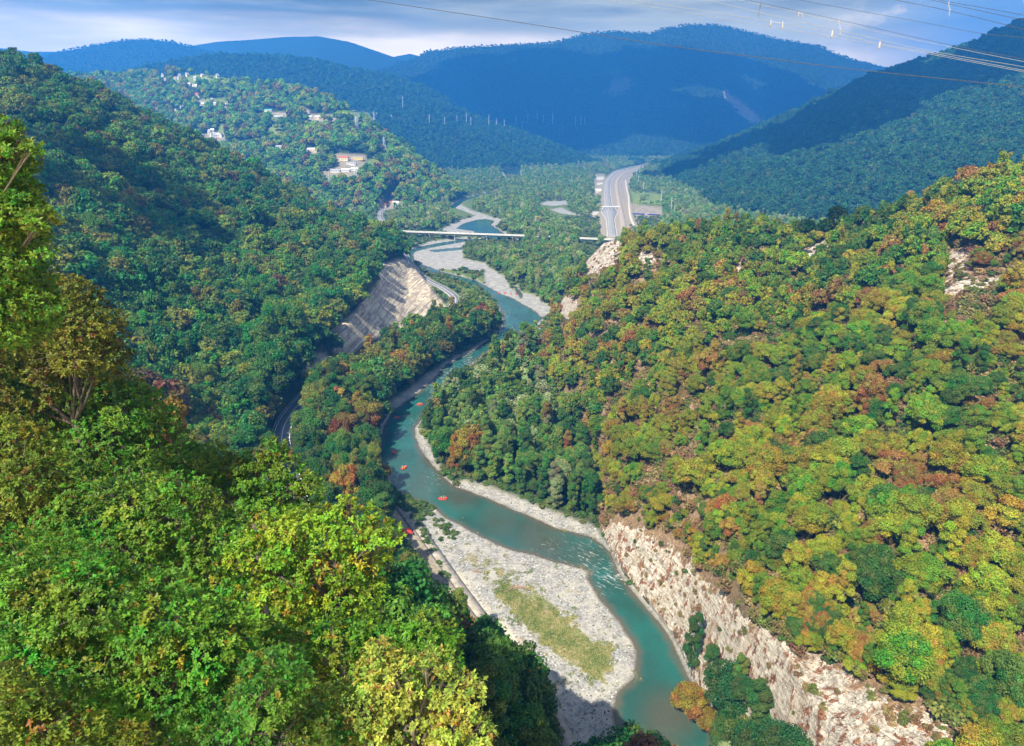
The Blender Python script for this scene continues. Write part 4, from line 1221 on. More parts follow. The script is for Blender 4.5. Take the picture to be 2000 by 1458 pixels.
def shrubs():
    """dry scrub on the bare parts of the right slope and in the cliffs, willow scrub on the gravel"""
    out = []
    for y0, y1, sp in ((95, 420, 2.9), (420, 720, 4.6)):
        xm = .95 * y1
        X, Y = np.meshgrid(np.arange(-60, xm, sp), np.arange(y0, y1, sp))
        X = X.ravel() + rng.uniform(-.5, .5, X.size) * sp; Y = Y.ravel() + rng.uniform(-.5, .5, Y.size) * sp
        k = np.abs(X / Y) < .92
        X, Y = X[k], Y[k]
        j = np.clip(np.searchsorted(Ys, Y), 0, NY - 1); i = np.clip(np.round((X / Y - ps[0]) / (ps[1] - ps[0])).astype(int), 0, NP - 1)
        Z = gsample(GZ, X, Y)
        rock = np.maximum(gsample(M_ROCK, X, Y), gsample(M_ROCK2, X, Y))
        q = fbm(X / 7, Y / 7, 19, 2)
        k = (GWHICH[j, i] == 2) & (Z > 3) & np.where(rock > .35, (q > .03), rng.uniform(size=len(X)) < .85)
        for x, y, z, rk in zip(X[k], Y[k], Z[k], rock[k]):
            c = rng.choice(5, p=[.30, .24, .20, .16, .10])
            tint = np.array([(.19, .125, .05), (.19, .160, .05), (.11, .135, .025), (.265, .200, .085), (.055, .11, .02)][c]) * rng.uniform(.75, 1.25)
            out.append((x, y, z - .25, rng.uniform(.5, 1.45) * (0.55 if rk > .35 else 1.3), tint))
    # undergrowth along the wood edges of the valley floor
    for y0, y1, sp in ((150, 420, 3.4), (420, 800, 5.0), (800, 1700, 8.0)):
        X, Y = np.meshgrid(np.arange(-.5 * min(y1, 900), .35 * min(y1, 1100), sp), np.arange(y0, y1, sp))
        X = X.ravel() + rng.uniform(-.5, .5, X.size) * sp; Y = Y.ravel() + rng.uniform(-.5, .5, Y.size) * sp
        k = np.abs(X / Y) < .9
        X, Y = X[k], Y[k]
        j = np.clip(np.searchsorted(Ys, Y), 0, NY - 1); i = np.clip(np.round((X / Y - ps[0]) / (ps[1] - ps[0])).astype(int), 0, NP - 1)
        Z = gsample(GZ, X, Y)
        bad = (gsample(WD, X, Y) > -1) | (gsample(M_GRAVEL, X, Y) > .5) | (gsample(ROADMASK, X, Y) > .2) | (gsample(M_PAD, X, Y) > .2) | (gsample(EMB.astype(float), X, Y) > .2) | (gsample(M_QUARRY, X, Y) > .3)
        U, V = project(X, Y, Z)
        bad |= sdist(U, V, FOREGROUND, 200) > 130
        k = (GWHICH[j, i] == 0) & ~bad & (rng.uniform(size=len(X)) < .75)
        for x, y, z in zip(X[k], Y[k], Z[k]):
            c = rng.choice(3)
            out.append((x, y, z - .3, rng.uniform(.5, 1.5) * (1.5 if y > 800 else 1), np.array([(.06, .13, .02), (.09, .16, .03), (.13, .16, .04)][c]) * rng.uniform(.75, 1.25)))
    # willow scrub on the gravel bar and along its wall
    for poly, n, s0 in (([(800, 985), (850, 990), (845, 1005), (815, 1012), (790, 1000)], 60, .75), ([(848, 1008), (866, 1020), (892, 1048), (880, 1050), (858, 1030)], 26, .7), ([(800, 1000), (812, 1010), (840, 1055), (848, 1085), (836, 1070), (810, 1030)], 40, .6),
                        ([(850, 1035), (865, 1040), (862, 1050), (850, 1045)], 4, .5), ([(740, 975), (800, 975), (800, 1000), (760, 1000)], 40, .9), ([(840, 1080), (870, 1120), (880, 1140), (868, 1135)], 14, .5)):
        A = np.array(poly, float); m = 0
        while m < n:
            u = rng.uniform(A[:, 0].min(), A[:, 0].max()); v = rng.uniform(A[:, 1].min(), A[:, 1].max())
            if sdist(np.array([u]), np.array([v]), poly, 50)[0] < 0: continue
            m += 1
            x, y = on_plane(u, v, 1.5); x += rng.normal(); y += rng.normal()
            out.append((x, y, ground(x, y) - .2, s0 * rng.uniform(.6, 1.4), np.array([(.085, .15, .03), (.12, .17, .05), (.06, .12, .025)][rng.choice(3)])))
    return out


def grass_tufts():
    """rough grass on the gravel island: blades in tufts"""
    X, Y = np.meshgrid(np.arange(-45, 62, .62), np.arange(205, 345, .62))
    X = X.ravel() + rng.uniform(-.3, .3, X.size); Y = Y.ravel() + rng.uniform(-.3, .3, Y.size)
    g = gsample(M_GRASSY, X, Y); q = fbm(X / 3.0, Y / 3.0, 23, 3)
    k = (g + q * 2.4 > .60)
    X, Y = X[k], Y[k]; Z = gsample(GZ, X, Y); n = len(X); nb = 7
    P = np.repeat(np.stack([X, Y, Z - .03], 1), nb, 0); m = n * nb
    a = rng.uniform(0, 6.28, m); h = rng.uniform(.25, .75, m) * np.repeat(rng.uniform(.6, 1.3, n), nb); l = rng.uniform(.1, .5, m)
    P[:, 0] += rng.normal(0, .13, m); P[:, 1] += rng.normal(0, .13, m)
    d = np.stack([np.cos(a) * l, np.sin(a) * l, h], 1); w = np.stack([-np.sin(a), np.cos(a), np.zeros(m)], 1) * .075
    V = np.stack([P - w, P + w, P + d * .6 + w * .8, P + d * .6 - w * .8, P + d * [1.15, 1.15, 1.0]], 1).reshape(-1, 3)
    k5 = (np.arange(m) * 5)[:, None]
    q4 = k5 + np.array([[0, 1, 2, 3]]); q3 = k5 + np.array([[3, 2, 4]])
    lv = np.repeat(np.clip(.5 + fbm(X / 5, Y / 5, 29, 2) * 1.4 + rng.normal(0, .15, n), 0, 1), nb)
    m_, nt, out_ = new_mat('rough_grass'); g_ = NB(nt)
    b = nd(nt, 'ShaderNodeBsdfPrincipled', ins={'Roughness': .8})
    g_.L(g_.ramp(g_.attr('leaf'), [(0.1, (.07, .13, .018)), (.45, (.15, .19, .035)), (.75, (.30, .27, .10)), (1, (.42, .34, .18))]), b.inputs['Base Color']); g_.L(b.outputs[0], out_.inputs['Surface'])
    me = np_mesh('grass', V, [q4, q3], [m_], dict(leaf=('FACE', np.concatenate([lv, lv]))))
    tag(link('grass', me), 'rough yellow-green grass growing on the gravel island', 'grass', kind='stuff')


def gravel_stones():
    """loose cobbles and small blocks lying on the gravel banks"""
    base = bmesh.new(); bmesh.ops.create_icosphere(base, subdivisions=1, radius=1.0)
    B = np.array([v.co[:] for v in base.verts]); Fb = np.array([[v.index for v in f.verts] for f in base.faces]); base.free()
    XY = []
    while len(XY) < 4600:
        x = rng.uniform(-90, 75, 4000); y = rng.uniform(190, 470, 4000)
        g = gsample(M_GRAVEL, x, y) * (1 - .7 * gsample(M_GRASSY, x, y)); q = fbm(x / 9, y / 9, 33, 3)
        k = (g > .6) & (gsample(WD, x, y) < -.4) & (rng.uniform(size=4000) < .45 + 2 * q)
        XY += list(zip(x[k], y[k]))
    XY = np.array(XY[:4600]); n = len(XY)
    Z = gsample(GZ, XY[:, 0], XY[:, 1])
    s = .12 + .42 * rng.uniform(0, 1, n) ** 4
    sc = np.stack([s * rng.uniform(.8, 1.4, n), s * rng.uniform(.7, 1.1, n), s * rng.uniform(.5, .8, n)], 1)
    V = B[None] * (1 + rng.uniform(-.18, .18, (n, len(B), 1))) * sc[:, None]
    V = V + np.column_stack([XY, Z + .05])[:, None]
    Fq = (Fb[None] + (np.arange(n) * len(B))[:, None, None]).reshape(-1, 3)
    m_, nt, out_ = new_mat('loose_stone'); g_ = NB(nt)
    b = nd(nt, 'ShaderNodeBsdfPrincipled', ins={'Roughness': .9})
    g_.L(g_.ramp(g_.attr('leaf'), [(0, (.09, .088, .08)), (.5, (.26, .25, .23)), (1, (.55, .54, .51))]), b.inputs['Base Color']); g_.L(b.outputs[0], out_.inputs['Surface'])
    me = np_mesh('gravel', V.reshape(-1, 3), Fq, [m_], dict(leaf=('FACE', np.repeat(rng.uniform(0, 1, n), len(Fb)))))
    tag(link('gravel', me), 'loose grey cobbles scattered over the gravel banks', 'gravel', kind='stuff')


def forest(pos, scl, rot, tin, idx, meshes):
    n = len(pos)
    me = np_mesh('forest', pos, np.zeros((0, 3), np.int32), [], None) if False else bpy.data.meshes.new('forest')
    me.vertices.add(n); me.vertices.foreach_set('co', pos.astype(np.float32).ravel())
    for nm, a in (('scl', scl), ('rot', rot)):
        at = me.attributes.new(nm, 'FLOAT_VECTOR', 'POINT'); at.data.foreach_set('vector', a.astype(np.float32).ravel())
    at = me.attributes.new('tint', 'FLOAT_COLOR', 'POINT'); at.data.foreach_set('color', tin.astype(np.float32).ravel())
    at = me.attributes.new('which', 'INT', 'POINT'); at.data.foreach_set('value', idx.astype(np.int32))
    o = link('forest', me)
    tag(o, 'dense mixed forest covering the hillsides and the valley floor', 'forest', kind='stuff')
    me.materials.append(MAT_LEAF)
    # each crown shape is taken from a crown that stands in the scene or from the forest's own shape objects
    ng = bpy.data.node_groups.new('forest_scatter', 'GeometryNodeTree')
    ng.interface.new_socket('Geometry', in_out='INPUT', socket_type='NodeSocketGeometry')
    ng.interface.new_socket('Geometry', in_out='OUTPUT', socket_type='NodeSocketGeometry')
    gi = ng.nodes.new('NodeGroupInput'); go = ng.nodes.new('NodeGroupOutput')
    jn = ng.nodes.new('GeometryNodeJoinGeometry')
    L = ng.links.new

    def named(nm, typ):
        a = ng.nodes.new('GeometryNodeInputNamedAttribute'); a.data_type = typ; a.inputs['Name'].default_value = nm
        return a.outputs['Attribute']
    aw, asc, aro = named('which', 'INT'), named('scl', 'FLOAT_VECTOR'), named('rot', 'FLOAT_VECTOR')
    e2r = ng.nodes.new('FunctionNodeEulerToRotation'); L(aro, e2r.inputs[0])
    for k, m in enumerate(meshes):
        if not (idx == k).any(): continue
        src = bpy.data.objects.new('crown_shape', m)         # never linked to the scene: only its mesh is read
        oi = ng.nodes.new('GeometryNodeObjectInfo'); oi.inputs['Object'].default_value = src; oi.inputs['As Instance'].default_value = False
        g2i = ng.nodes.new('GeometryNodeGeometryToInstance'); L(oi.outputs['Geometry'], g2i.inputs[0])
        cmp = ng.nodes.new('FunctionNodeCompare'); cmp.data_type = 'INT'; cmp.operation = 'EQUAL'
        L(aw, cmp.inputs[2]); cmp.inputs[3].default_value = k
        ip = ng.nodes.new('GeometryNodeInstanceOnPoints')
        L(gi.outputs[0], ip.inputs['Points']); L(cmp.outputs[0], ip.inputs['Selection']); L(g2i.outputs[0], ip.inputs['Instance'])
        L(e2r.outputs[0], ip.inputs['Rotation']); L(asc, ip.inputs['Scale'])
        L(ip.outputs[0], jn.inputs[0])
    L(jn.outputs[0], go.inputs[0])
    md = o.modifiers.new('scatter', 'NODES'); md.node_group = ng


place_trees()
grass_tufts()
gravel_stones()


# ------------------------------------------------------------------ the big oaks just below the viewpoint
def rosettes(pos, axis, leaf, seed, n_leaf=7, splay=0.75):
    """clusters of oblong, bent leaves round each twig tip: two quads to a leaf"""
    r = np.random.default_rng(seed)
    n = len(pos)
    axis = axis / np.linalg.norm(axis, axis=1, keepdims=True)
    ref = np.where(np.abs(axis[:, 2:3]) < 0.9, np.array([[0, 0, 1.0]]), np.array([[1.0, 0, 0]]))
    e1 = np.cross(axis, ref); e1 /= np.linalg.norm(e1, axis=1, keepdims=True)
    e2 = np.cross(axis, e1)
    A = np.repeat(axis, n_leaf, 0); E1 = np.repeat(e1, n_leaf, 0); E2 = np.repeat(e2, n_leaf, 0); P = np.repeat(pos, n_leaf, 0)
    m = n * n_leaf
    ph = (np.tile(np.arange(n_leaf), n) * (2 * np.pi / n_leaf) + np.repeat(r.uniform(0, 6.28, n), n_leaf) + r.uniform(-.35, .35, m))[:, None]
    sp = r.uniform(0.35, 1.25, m)[:, None] * splay * 1.3
    d = A * np.cos(sp) + (E1 * np.cos(ph) + E2 * np.sin(ph)) * np.sin(sp)
    side = np.cross(d, A + 1e-3); side /= np.maximum(np.linalg.norm(side, axis=1, keepdims=True), 1e-6)
    up = np.cross(side, d)
    L = (leaf * r.uniform(0.7, 1.25, m))[:, None]
    w = L * r.uniform(0.20, 0.28, m)[:, None]
    P = P + A * r.uniform(-.3, .3, m)[:, None] * leaf
    base = P + d * L * 0.12; mid = P + d * L * 0.68 + up * L * 0.06; tip = P + d * L * 1.15 - up * L * 0.14 - np.array([0, 0, 1]) * L * 0.1
    tw = side * np.cos(.3) + up * r.uniform(-.4, .4, m)[:, None]
    V = np.stack([base - side * w * .22, base + side * w * .22, mid - tw * w, mid + tw * w, tip - side * w * .4, tip + side * w * .4], 1).reshape(-1, 3)
    k = (np.arange(m) * 6)[:, None]
    Fq = np.concatenate([k + np.array([[0, 1, 3, 2]]), k + np.array([[2, 3, 5, 4]])], 1).reshape(-1, 4)
    return V, Fq, m


def oak(label, lobes, Y, leaf, seed, tint, autumn=0.03, dens=1.0, deep=0.16, trunk_r=0.28, twigs=9, name='oak_tree', gold=0.2, base_u=None):
    """lobes: (u, v, radius in photo pixels, extra depth in m)"""
    r = np.random.default_rng(seed); rr = random.Random(seed)
    L3 = []
    for u, v, rp, dy in lobes:
        yy = Y + dy
        c = at_depth(u, v, yy)
        slant = (c - Vector((0, 0, H))).length
        L3.append((np.array(c), rp / F * slant))
    cen = np.mean([c for c, _ in L3], 0)
    if base_u is not None:
        q = at_depth(base_u, lobes[0][1], Y + 1.5); cen = np.array([q.x, q.y, cen[2]])
    gz = ground(cen[0], cen[1])
    root = Vector((cen[0], cen[1], gz))
    e = empty(name, root)
    tag(e, label, 'tree', 'oaks close below the viewpoint')
    Cc = np.array([c for c, _ in L3]); Rc = np.array([q for _, q in L3])
    mb = MB()
    fork = Vector(cen) - Vector((0, 0, max(Rc) * 1.2))
    if fork.z < gz + 1.5: fork.z = gz + 1.5
    mb.tube([root - Vector((0, 0, 1)), root, root.lerp(fork, .5) + Vector((rr.uniform(-.3, .3), rr.uniform(-.3, .3), 0)), fork], [trunk_r * 1.5, trunk_r, trunk_r * .85, trunk_r * .7], 8)
    PP, AX, HV, LV = [], [], [], []
    for i, (c, R_) in enumerate(L3):
        # a limb into each mass of leaves, then twigs
        b = Vector(c)
        m1 = fork.lerp(b, .4) + Vector((rr.uniform(-.4, .4), rr.uniform(-.4, .4), -.15 * R_)); m2 = fork.lerp(b, .75) + Vector((rr.uniform(-.3, .3), rr.uniform(-.3, .3), .1 * R_))
        k = trunk_r * min(.5, .22 + .12 * R_)
        mb.tube([fork, m1, m2, b], [k, k * .75, k * .5, k * .3], 6)
        for j in range(twigs):
            d = Vector(sphere_dirs(r, 1, -.3)[0]); a0 = m2.lerp(b, rr.random())
            t1 = b + d * R_ * .55 + Vector((rr.uniform(-.1, .1), rr.uniform(-.1, .1), rr.uniform(-.1, .1))) * R_; t2 = b + d * R_ * .98
            mb.tube([a0, t1, t2], [k * .28, k * .16, k * .05], 4)
        area = 4 * math.pi * R_ ** 2
        n = int(dens * area / (leaf * leaf * 1.85))
        d = sphere_dirs(r, n, -0.7)
        # boughs: lumps on each mass
        nb = max(7, int(7 * R_ + 5))
        bd = sphere_dirs(r, nb, -.6)
        near = (d @ bd.T).max(1)
        bi = (d @ bd.T).argmax(1)
        lump = np.clip((near - .72) / .28, 0, 1)
        rad = R_ * (0.58 + 0.56 * lump ** .8 * r.uniform(.75, 1.25, nb)[bi]) * r.uniform(0.82, 1.06, n)
        inner = r.uniform(size=n) < .22
        rad = np.where(inner, rad * r.uniform(.45, .9, n), rad)
        p = c + d * rad[:, None] * np.array([1, 1, .82])
        dd = np.linalg.norm(p[:, None] - Cc[None], axis=2) / Rc[None]; dd[:, i] = 9
        keep = (dd.min(1) > .6) & ((lump > .30) | (r.uniform(size=n) < .16))
        ax = d * 0.8 + r.normal(size=d.shape) * .35 + np.array([0, 0, .75])
        PP.append(p[keep]); AX.append(ax[keep])
        bl = r.uniform(0, 1, nb)[bi][keep]
        LV.append(np.clip(.5 + .6 * (bl - .5) + r.normal(0, .2, keep.sum()), 0, 1))
        hv = 0.35 + .5 * (r.uniform(0, 1, nb)[bi][keep] - .5) + r.normal(0, .12, keep.sum())
        rare = r.uniform(0, 1, nb)[bi][keep] < gold * .5
        hv = np.where(rare, hv + .5, hv)
        hv = np.where(r.uniform(size=keep.sum()) < autumn, r.uniform(1.2, 1.9, keep.sum()), hv)
        HV.append(hv)
    P = np.concatenate(PP); A = np.concatenate(AX)
    nl = 7
    V, Fq, m = rosettes(P, A, leaf, seed + 5, nl)
    o3 = np.array(root)
    lv = np.repeat(np.concatenate(LV), nl) + r.normal(0, .12, m)
    hv = np.repeat(np.concatenate(HV), nl) + r.normal(0, .06, m)
    me = np_mesh('leaves', V - o3, Fq, [MAT_OAK], dict(leaf=('FACE', np.repeat(np.clip(lv, 0, 1), 2)), hue=('FACE', np.repeat(hv, 2))))
    c = link('crown', me, e); c['tint'] = [float(q) for q in tint]
    bmesh.ops.translate(mb.bm, verts=mb.bm.verts, vec=-root)
    mb.build('trunk', MAT_BARK, e, smooth=True)
    return m


def foreground_oaks():
    G = (0.085, 0.180, 0.013); YG = (0.175, 0.265, 0.016); OL = (0.130, 0.160, 0.013); DG = (0.065, 0.145, 0.014); AM = (0.112, 0.122, 0.013); PALE = (0.215, 0.260, 0.038); GY = (0.098, 0.175, 0.013)
    tot = 0
    tot += oak('tall olive oak at the left edge with sunlit boughs jutting over the valley', [(-10, 250, 34, 0), (-70, 300, 70, 1), (30, 288, 26, -.5), (62, 290, 14, -1), (-20, 340, 30, 0), (10, 420, 55, 0), (50, 410, 34, -.6), (78, 432, 26, -1), (-70, 450, 90, 2), (15, 480, 40, 0), (40, 520, 22, -.5),
               (85, 492, 18, -.4), (-60, 600, 110, 3), (0, 300, 46, 0), (0, 390, 60, .5), (10, 470, 60, .5), (20, 560, 62, .6), (30, 625, 60, .8), (70, 585, 36, .2), (0, 345, 44, .5), (-170, 420, 120, 1), (-30, 520, 80, 1), (100, 600, 24, 0), (75, 445, 20, -.6), (0, 440, 50, 0), (0, 530, 50, 0), (30, 600, 44, 0), (-20, 330, 50, 0), (-10, 640, 60, 0)], 27, .145, 1, GY, .03, 1.0, base_u=-150)
    tot += oak('amber oak behind the left edge oak', [(0, 640, 90, 2), (70, 600, 60, 2), (130, 600, 50, 0), (170, 640, 50, 0), (205, 640, 28, -1), (150, 700, 70, 0), (60, 720, 90, 3), (195, 690, 40, 0), (130, 560, 24, 0), (160, 580, 26, 0), (-60, 720, 120, 4)], 42, .19, 2, AM, .06, .8, name='oak_tree')
    tot += oak('shaded green oak below the amber oak', [(90, 800, 90, 3), (200, 770, 60, 1), (260, 800, 55, 0), (300, 830, 40, 0), (220, 850, 70, 0), (130, 890, 80, 1), (320, 880, 50, 0), (240, 900, 60, 0), (20, 830, 90, 4), (270, 770, 26, 0)], 44, .19, 3, G, .03, .8)
    tot += oak('bright tipped oak by the valley road', [(530, 880, 26, 0), (548, 915, 34, 0), (500, 925, 40, 0), (460, 930, 40, 1), (420, 905, 40, 2), (375, 920, 50, 3), (560, 960, 40, 0), (600, 950, 28, -.5), (430, 980, 60, 1), (520, 990, 50, 0), (590, 1000, 40, 0), (350, 900, 40, 3)], 34, .165, 4, GY, .03, .95)
    tot += oak('yellow-olive oak at the left edge below the shaded oak', [(20, 870, 50, 1), (60, 930, 60, 0), (10, 960, 80, 1), (90, 980, 50, 0), (110, 950, 24, 0), (40, 1040, 80, 0), (-60, 940, 100, 2), (110, 1040, 45, 0)], 27, .15, 5, OL, .05, .9)
    tot += oak('broad green oak in the middle with a forked bare trunk showing', [(180, 1010, 70, 1), (260, 980, 65, 1), (340, 1010, 60, 0), (250, 1080, 80, 0), (160, 1100, 70, 0), (340, 1100, 60, 1), (430, 1060, 60, 0), (350, 950, 30, 0), (395, 960, 24, 0), (440, 1130, 70, 0)], 25, .145, 6, G, .03, .85, trunk_r=.35)
    tot += oak('sunlit oak reaching furthest right over the gravel bar', [(560, 1050, 55, 0), (640, 1030, 50, 0), (690, 1010, 42, 0), (740, 1050, 38, -.4), (770, 1050, 20, -.5), (650, 1100, 60, 0), (720, 1100, 45, 0), (570, 1130, 60, 0), (665, 1170, 50, 0), (725, 1150, 32, 0), (700, 1215, 36, 0), (620, 1200, 50, 0), (500, 1090, 50, 0), (520, 1180, 60, 0)], 23, .14, 7, YG, .04, .9)
    tot += oak('deep green oak filling the lower left corner', [(80, 1170, 100, 1), (200, 1190, 90, 0), (60, 1300, 120, 0), (200, 1310, 100, 0), (320, 1210, 80, 0), (330, 1330, 90, 0), (-60, 1200, 120, 2), (180, 1440, 110, -.5), (420, 1260, 70, 0), (430, 1380, 80, 0), (320, 1440, 80, -.5)], 17.5, .128, 8, G, .035, .95)
    tot += oak('low yellow-tinged oak in the bottom left corner', [(30, 1440, 70, 0), (90, 1420, 40, 0), (-40, 1400, 80, 0), (60, 1490, 80, 0), (150, 1470, 50, 0), (240, 1500, 60, 0)], 13.5, .115, 9, OL, .08, .95)
    tot += oak('green oak behind the pale crowned oak, hanging above the dark wood', [(560, 1260, 60, 0), (650, 1260, 50, 0), (740, 1260, 50, 0), (830, 1230, 38, 0), (870, 1250, 32, 0), (800, 1270, 46, 0), (700, 1310, 60, 0), (880, 1290, 24, 0), (600, 1330, 60, 0)], 20.5, .135, 10, G, .03, .9)
    tot += oak('pale yellow crowned oak at the bottom with bare grey limbs', [(760, 1320, 55, 0), (830, 1310, 45, 0), (880, 1340, 42, 0), (920, 1350, 32, -.3), (700, 1380, 60, 0), (800, 1400, 70, 0), (890, 1410, 50, 0), (925, 1430, 34, -.2), (640, 1390, 50, 0), (700, 1460, 70, 0), (820, 1480, 70, 0), (920, 1490, 40, 0), (740, 1270, 26, 0)], 16.5, .128, 11, PALE, .05, .85, gold=.5)
    tot += oak('small dark oak in the gap at bottom centre left', [(520, 1340, 70, 0), (560, 1420, 70, 0), (480, 1440, 70, 0), (620, 1470, 60, 0), (420, 1490, 80, 0), (540, 1500, 70, 0)], 15, .12, 12, DG, .05, .85)
    print('OAK LEAVES', tot)


foreground_oaks()


# ------------------------------------------------------------------ roads, railway, bridge
def ribbon(name, line, offs, lift, mat, parent=None, kind=None, thick=0.0, dash=None):
    """strip along line; offs = (left, right) distance from the centre line, may vary along it"""
    P = np.asarray(line, float)
    T = np.gradient(P[:, :2], axis=0); T /= np.maximum(np.linalg.norm(T, axis=1, keepdims=True), 1e-6)
    N = np.stack([-T[:, 1], T[:, 0]], 1)
    n = len(P)
    a = np.broadcast_to(np.asarray(offs[0], float), (n,)); b = np.broadcast_to(np.asarray(offs[1], float), (n,))
    A = np.column_stack([P[:, :2] + N * a[:, None], P[:, 2] + lift]); B = np.column_stack([P[:, :2] + N * b[:, None], P[:, 2] + lift])
    if thick:
        V = np.concatenate([A, B, A - [0, 0, thick], B - [0, 0, thick]])
        q = [(i, n + i, n + i + 1, i + 1) for i in range(n - 1)] + [(2 * n + i, 2 * n + i + 1, 3 * n + i + 1, 3 * n + i) for i in range(n - 1)]
        q += [(i, i + 1, 2 * n + i + 1, 2 * n + i) for i in range(n - 1)] + [(n + i + 1, n + i, 3 * n + i, 3 * n + i + 1) for i in range(n - 1)]
        q += [(0, 2 * n, 3 * n, n), (n - 1, 2 * n - 1, 4 * n - 1, 3 * n - 1)]
    else:
        V = np.concatenate([A, B])
        q = [(i, n + i, n + i + 1, i + 1) for i in range(n - 1) if dash is None or i % dash[1] < dash[0]]
    o = link(name, np_mesh(name, V, np.array(q), [mat]), parent)
    if kind: tag(o, kind=kind)
    return o


def resample(line, step):
    P = np.asarray(line, float)
    s = np.concatenate([[0], np.cumsum(np.linalg.norm(np.diff(P[:, :2], axis=0), axis=1))])
    k = np.linspace(0, s[-1], max(2, int(s[-1] / step)))
    return np.column_stack([np.interp(k, s, P[:, i]) for i in range(3)])


def roads():
    vr = resample(valley_road, 6.0)
    ribbon('valley_road', vr, (-5.6, 5.6), 0.0, MAT_ASPHALT, kind='structure', thick=0.3)
    for o in (-5.0, 5.0, -0.16):
        ribbon('road_marking', vr, (o - .22, o + .22), 0.02, MAT_PAINT, kind='structure')
    g = resample(valley_road, 6.0)
    e = ribbon('guard_rail', g, (6.2, 6.5), 0.85, MAT_CONC, thick=0.75)
    tag(e, 'pale concrete barrier along the outer edge of the valley road', 'barrier')
    hw = resample(highway, 12)
    d = hw[:, 1]
    wide = np.exp(-((d - float(on_plane(1190, 414, 9)[1])) / 95) ** 2) * 10      # toll plaza
    ribbon('highway', hw, (-9.5 - wide, 9.5 + wide), 0.0, MAT_PALEROAD, kind='structure', thick=0.3)
    for o in (-8.9, 8.9):
        ribbon('road_marking', hw, (o - .3 + np.sign(o) * wide, o + .3 + np.sign(o) * wide), 0.03, MAT_PAINT, kind='structure')
    for o in (-4.8, 4.8):
        ribbon('road_marking', hw, (o - .2, o + .2), 0.03, MAT_PAINT, kind='structure', dash=(1, 2))
    tag(ribbon('median_barrier', hw, (-.35, .35), 0.95, MAT_CONC, thick=0.95), 'pale concrete barrier dividing the two halves of the highway', 'barrier')
    rl = resample(railway, 12)
    ribbon('railway_bed', rl, (-6.5, 6.5), 0.35, MAT_BALLAST, kind='structure', thick=0.7)
    t = empty('railway_track', tuple(rl[0])); tag(t, 'twin steel railway track on brown ballast beside the highway', 'railway')
    o0 = np.array(rl[0])
    for o in (-3.0, -1.5, 1.5, 3.0):
        ribbon('rail', rl - o0, (o - .12, o + .12), 0.52, MAT_STEEL, t, thick=0.16)
    ribbon('track_path', resample(access_track, 10), (-2.6, 2.6), 0.05, plain('pale_dirt', (0.52, .46, .37), .95, .2, .3), kind='structure', thick=.2)
    em = resample(embankment, 4)
    ribbon('riverside_path', em, (0.6, 5.2), 0.05, plain('path_concrete', (0.30, .27, .23), .95, .3, .35), kind='structure', thick=0.3)
    w = ribbon('retaining_wall', em, (-1.0, 0.4), 0.55, plain('old_concrete', (0.19, .165, .14), .95, .45, .5, bump=.4), thick=2.8)
    tag(w, 'low weathered retaining wall between the riverside path and the gravel bar', 'wall')


def bridge():
    bl = resample(bridge_line, 12)
    o0 = Vector(bl[len(bl) // 2])
    e = empty('road_bridge', (o0.x, o0.y, 2)); tag(e, 'long low concrete road bridge crossing the gravelly river', 'bridge')
    P = bl - np.array([o0.x, o0.y, 2])
    ribbon('deck', P, (-6.2, 6.2), 0.0, MAT_PALEROAD, e, thick=1.0)
    ribbon('girder', P, (-4.4, 4.4), -1.02, MAT_CONC, e, thick=1.7)
    for s in (-1, 1):
        ribbon('parapet', P, (s * 6.35 - .18, s * 6.35 + .18), 1.1, MAT_WHITE, e, thick=1.5)
    T = Vector(P[-1] - P[0]).normalized(); N = Vector((-T.y, T.x, 0))
    for k in np.linspace(0.06, .96, 8):
        c = P[int(k * (len(P) - 1))]
        c = Vector(c)
        m = MB()
        rz = math.atan2(T.y, T.x)
        m.box((c.x, c.y, c.z - 3.3), (2.2, 9.6, 1.1), rz)
        m.box((c.x, c.y, c.z - 8.0), (1.6, 5.0, 8.4), rz)
        m.build('pier', MAT_CONC, e)


